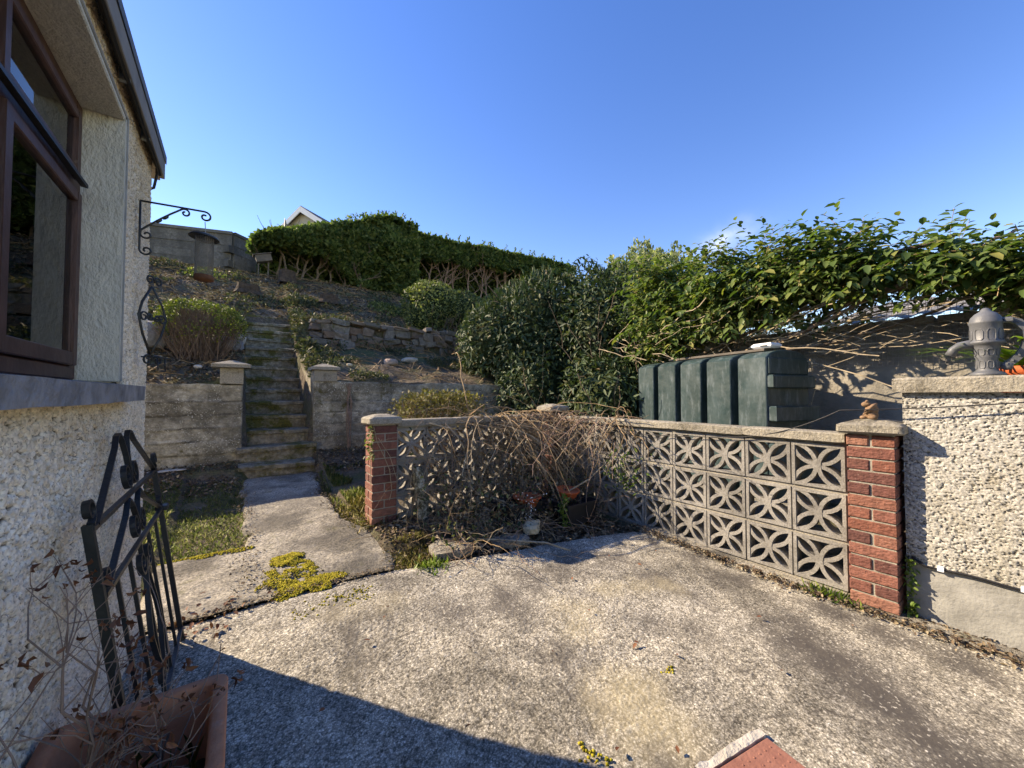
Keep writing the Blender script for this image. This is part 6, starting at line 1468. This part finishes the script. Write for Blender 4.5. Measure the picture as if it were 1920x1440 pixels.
tw.build('dead_twigs', STRAW, None, kind='stuff', label='dead twigs and cut stems scattered over the hillside', cat='twigs')
for (label, cx, cy, r, mat, n) in (('mound of grey-green lavender-like foliage on the upper slope above the steps', 1.25, 10.6, .42, G_GROUND, 900), ('yellow-green weed clump on the upper slope under the block wall', -.65, 12.2, .5, G_EUO, 260), ('sunlit pale weeds beside the clipped bush on the upper slope', 3.55, 10.9, .6, G_EUO, 700), ('dark fern-like tuft at the right edge of the middle steps', 1.12, 8.15, .2, G_GROUND, 700)):
    a_ = rng.uniform(0, 6.283, n); rr_ = r * np.sqrt(rng.random(n)); x = cx + rr_ * np.cos(a_); y = cy + rr_ * np.sin(a_); p = np.stack([x, y, soil_z(x, y) + .02 + rng.random(n) * .22 * (1 - (rr_ / r) ** 2)], 1); leaves('weed_clump', None, mat, p, unit(n) + np.array([0, 0, .7]), OVA, rng.uniform(.05, .09, n), clear=False, label=label, cat='weeds', kind='stuff')
def stump(label, x, y, r, h, seed):
    V = []; n = 14; rs_ = [1.35, 1.05, 1.0, .96]; zs = [-.05, .3 * h, .7 * h, h]
    for rr_, z in zip(rs_, zs):
        for k in range(n): g_ = 2 * math.pi * k / n; q = r * rr_ * (1 + .2 * math.sin(g_ * 3 + seed) + random.uniform(-.06, .06)); V.append((x + q * math.cos(g_), y + q * math.sin(g_), gz(x, y) + z + (.06 * h * random.random())))
    F = [(i * n + k, i * n + (k + 1) % n, (i + 1) * n + (k + 1) % n, (i + 1) * n + k) for i in range(3) for k in range(n)] + [tuple(3 * n + k for k in range(n))]
    mk('tree_stump', V, F, simple('dark_stump_bark', (.07, .052, .04), .95, .1, 0, .5, 18, bump=(40, .015)), None, label=label, cat='stump')
stump('weathered tree stump under the left end of the conifer hedge', 1.15, 12.6, .2, .34, 1); stump('low dark tree stump in the middle of the upper slope', .2, 11.3, .22, .2, 2); stump('low split stump right of the grey-green mound', 1.95, 10.9, .2, .2, 3)
# small wooden box on legs by the block wall
bxn = thing('wooden_box', 'small tilted weathered wooden box on legs where block wall meets hedge', 'box', (.62, 13.2, gz(.62, 13.2)))
mtb = Matrix.Translation((.62, 13.2, gz(.62, 13.2) + .55)) @ Matrix.Rotation(R(-18), 4, 'Y'); m = MB(); m.box((-.2, -.12, -.1), (.2, .12, .1), .01, mtb); m.build('box_body', GREYW, bxn)
m = MB(); m.box((-.24, -.15, .102), (.24, .15, .125), .004, mtb); m.build('box_lid', GREYW, bxn)
for s in (-1, 1): m = MB(); m.tube([(.62 + s * .12, 13.2, gz(.62, 13.2) - .05), (.62 + s * .12, 13.2, gz(.62, 13.2) + .47)], .02, 6); m.build('leg', GREYW, bxn)
# dead root stems up the right retaining wall
m = MB()
for k in range(5): x0 = 1.42 + random.gauss(0, .03); m.tube([(x0, 6.17, .42), (x0 + random.gauss(0, .03), 6.165, .8), (x0 + random.gauss(0, .04), 6.165, 1.15), (x0 + random.gauss(0, .06), 6.17, 1.42)], .007, 5)
m.build('ivy_stems', TWIG, None, label='thin bare ivy stems climbing the right retaining wall near its pier', cat='ivy', kind='stuff')

# ------------------------------------------------------------------ broken slab pieces and quarry tile
def slab(label, poly, z, th, mat, name):
    n = len(poly); V = [(x, y, z - th) for x, y in poly] + [(x, y, z + random.uniform(-.004, .004)) for x, y in poly]
    mk(name, V, [tuple(range(n - 1, -1, -1)), tuple(range(n, 2 * n))] + [(k, (k + 1) % n, n + (k + 1) % n, n + k) for k in range(n)], mat, None, label=label, cat='slab')
slab('broken concrete slab piece in the bed beyond the patio edge', [(1.20, 2.60), (1.36, 2.55), (1.50, 2.60), (1.52, 2.78), (1.34, 2.86), (1.22, 2.78)], .096, .05, PATH, 'concrete_fragment')
slab('dark broken slab piece beside the buff stone', [(1.66, 2.52), (1.95, 2.46), (2.0, 2.56), (1.85, 2.66), (1.68, 2.64)], .092, .05, PATH, 'concrete_fragment')
ql = Vector((1.575, .615, 0)); qa = Vector((-.53, -.848, 0)).normalized(); qb = Vector((.848, -.53, 0)).normalized()
qa = Vector((-.985, .17, 0)).normalized(); qb = Vector((-qa.y, qa.x, 0)); qb = qb if qb.y < 0 else -qb
V = []
for z_ in (-.02, .014):
    for (i, j) in ((0, 0), (1, 0), (1, 1), (0, 1)): q = ql + qa * (.3 * i) + qb * (.3 * j); V.append((q.x, q.y, z_))
for (i, j) in ((.012, .012), (.988, .012), (.988, .988), (.012, .988)): q = ql + qa * (.3 * i) + qb * (.3 * j); V.append((q.x, q.y, .018))
qt = mk('quarry_tile', V, [(3, 2, 1, 0), (0, 1, 5, 4), (1, 2, 6, 5), (2, 3, 7, 6), (3, 0, 4, 7), (4, 5, 9, 8), (5, 6, 10, 9), (6, 7, 11, 10), (7, 4, 8, 11), (8, 9, 10, 11)], QUARRY, None, label='red studded quarry tile set in the patio at the bottom edge', cat='tile')
m = MB()
for i in range(9):
    for j in range(9): q = ql + qa * (.03 * (i + 1)) + qb * (.03 * (j + 1)); m.lathe([(.005, .017), (.0035, .0195), (.0005, .020)], (q.x, q.y, 0), 6, False)
m.build('studs', QUARRY, qt, kind='stuff')
m = MB(); V = []
for i in range(12):
    t = i / 11; q = ql + qa * (.34 * t - .01) - qb * .02; w = .012 + .01 * random.random(); V += [(q.x - qb.x * w, q.y - qb.y * w, -.01), (q.x - qb.x * w, q.y - qb.y * w, .016 + random.uniform(0, .006)), (q.x + qb.x * .012, q.y + qb.y * .012, .016 + random.uniform(0, .004)), (q.x + qb.x * .012, q.y + qb.y * .012, -.01)]
m.add(V, [(i * 4 + k, i * 4 + k + 1, i * 4 + 5 + k, i * 4 + 4 + k) for i in range(11) for k in range(3)]); m.build('mortar_edge', ROCKG, qt)
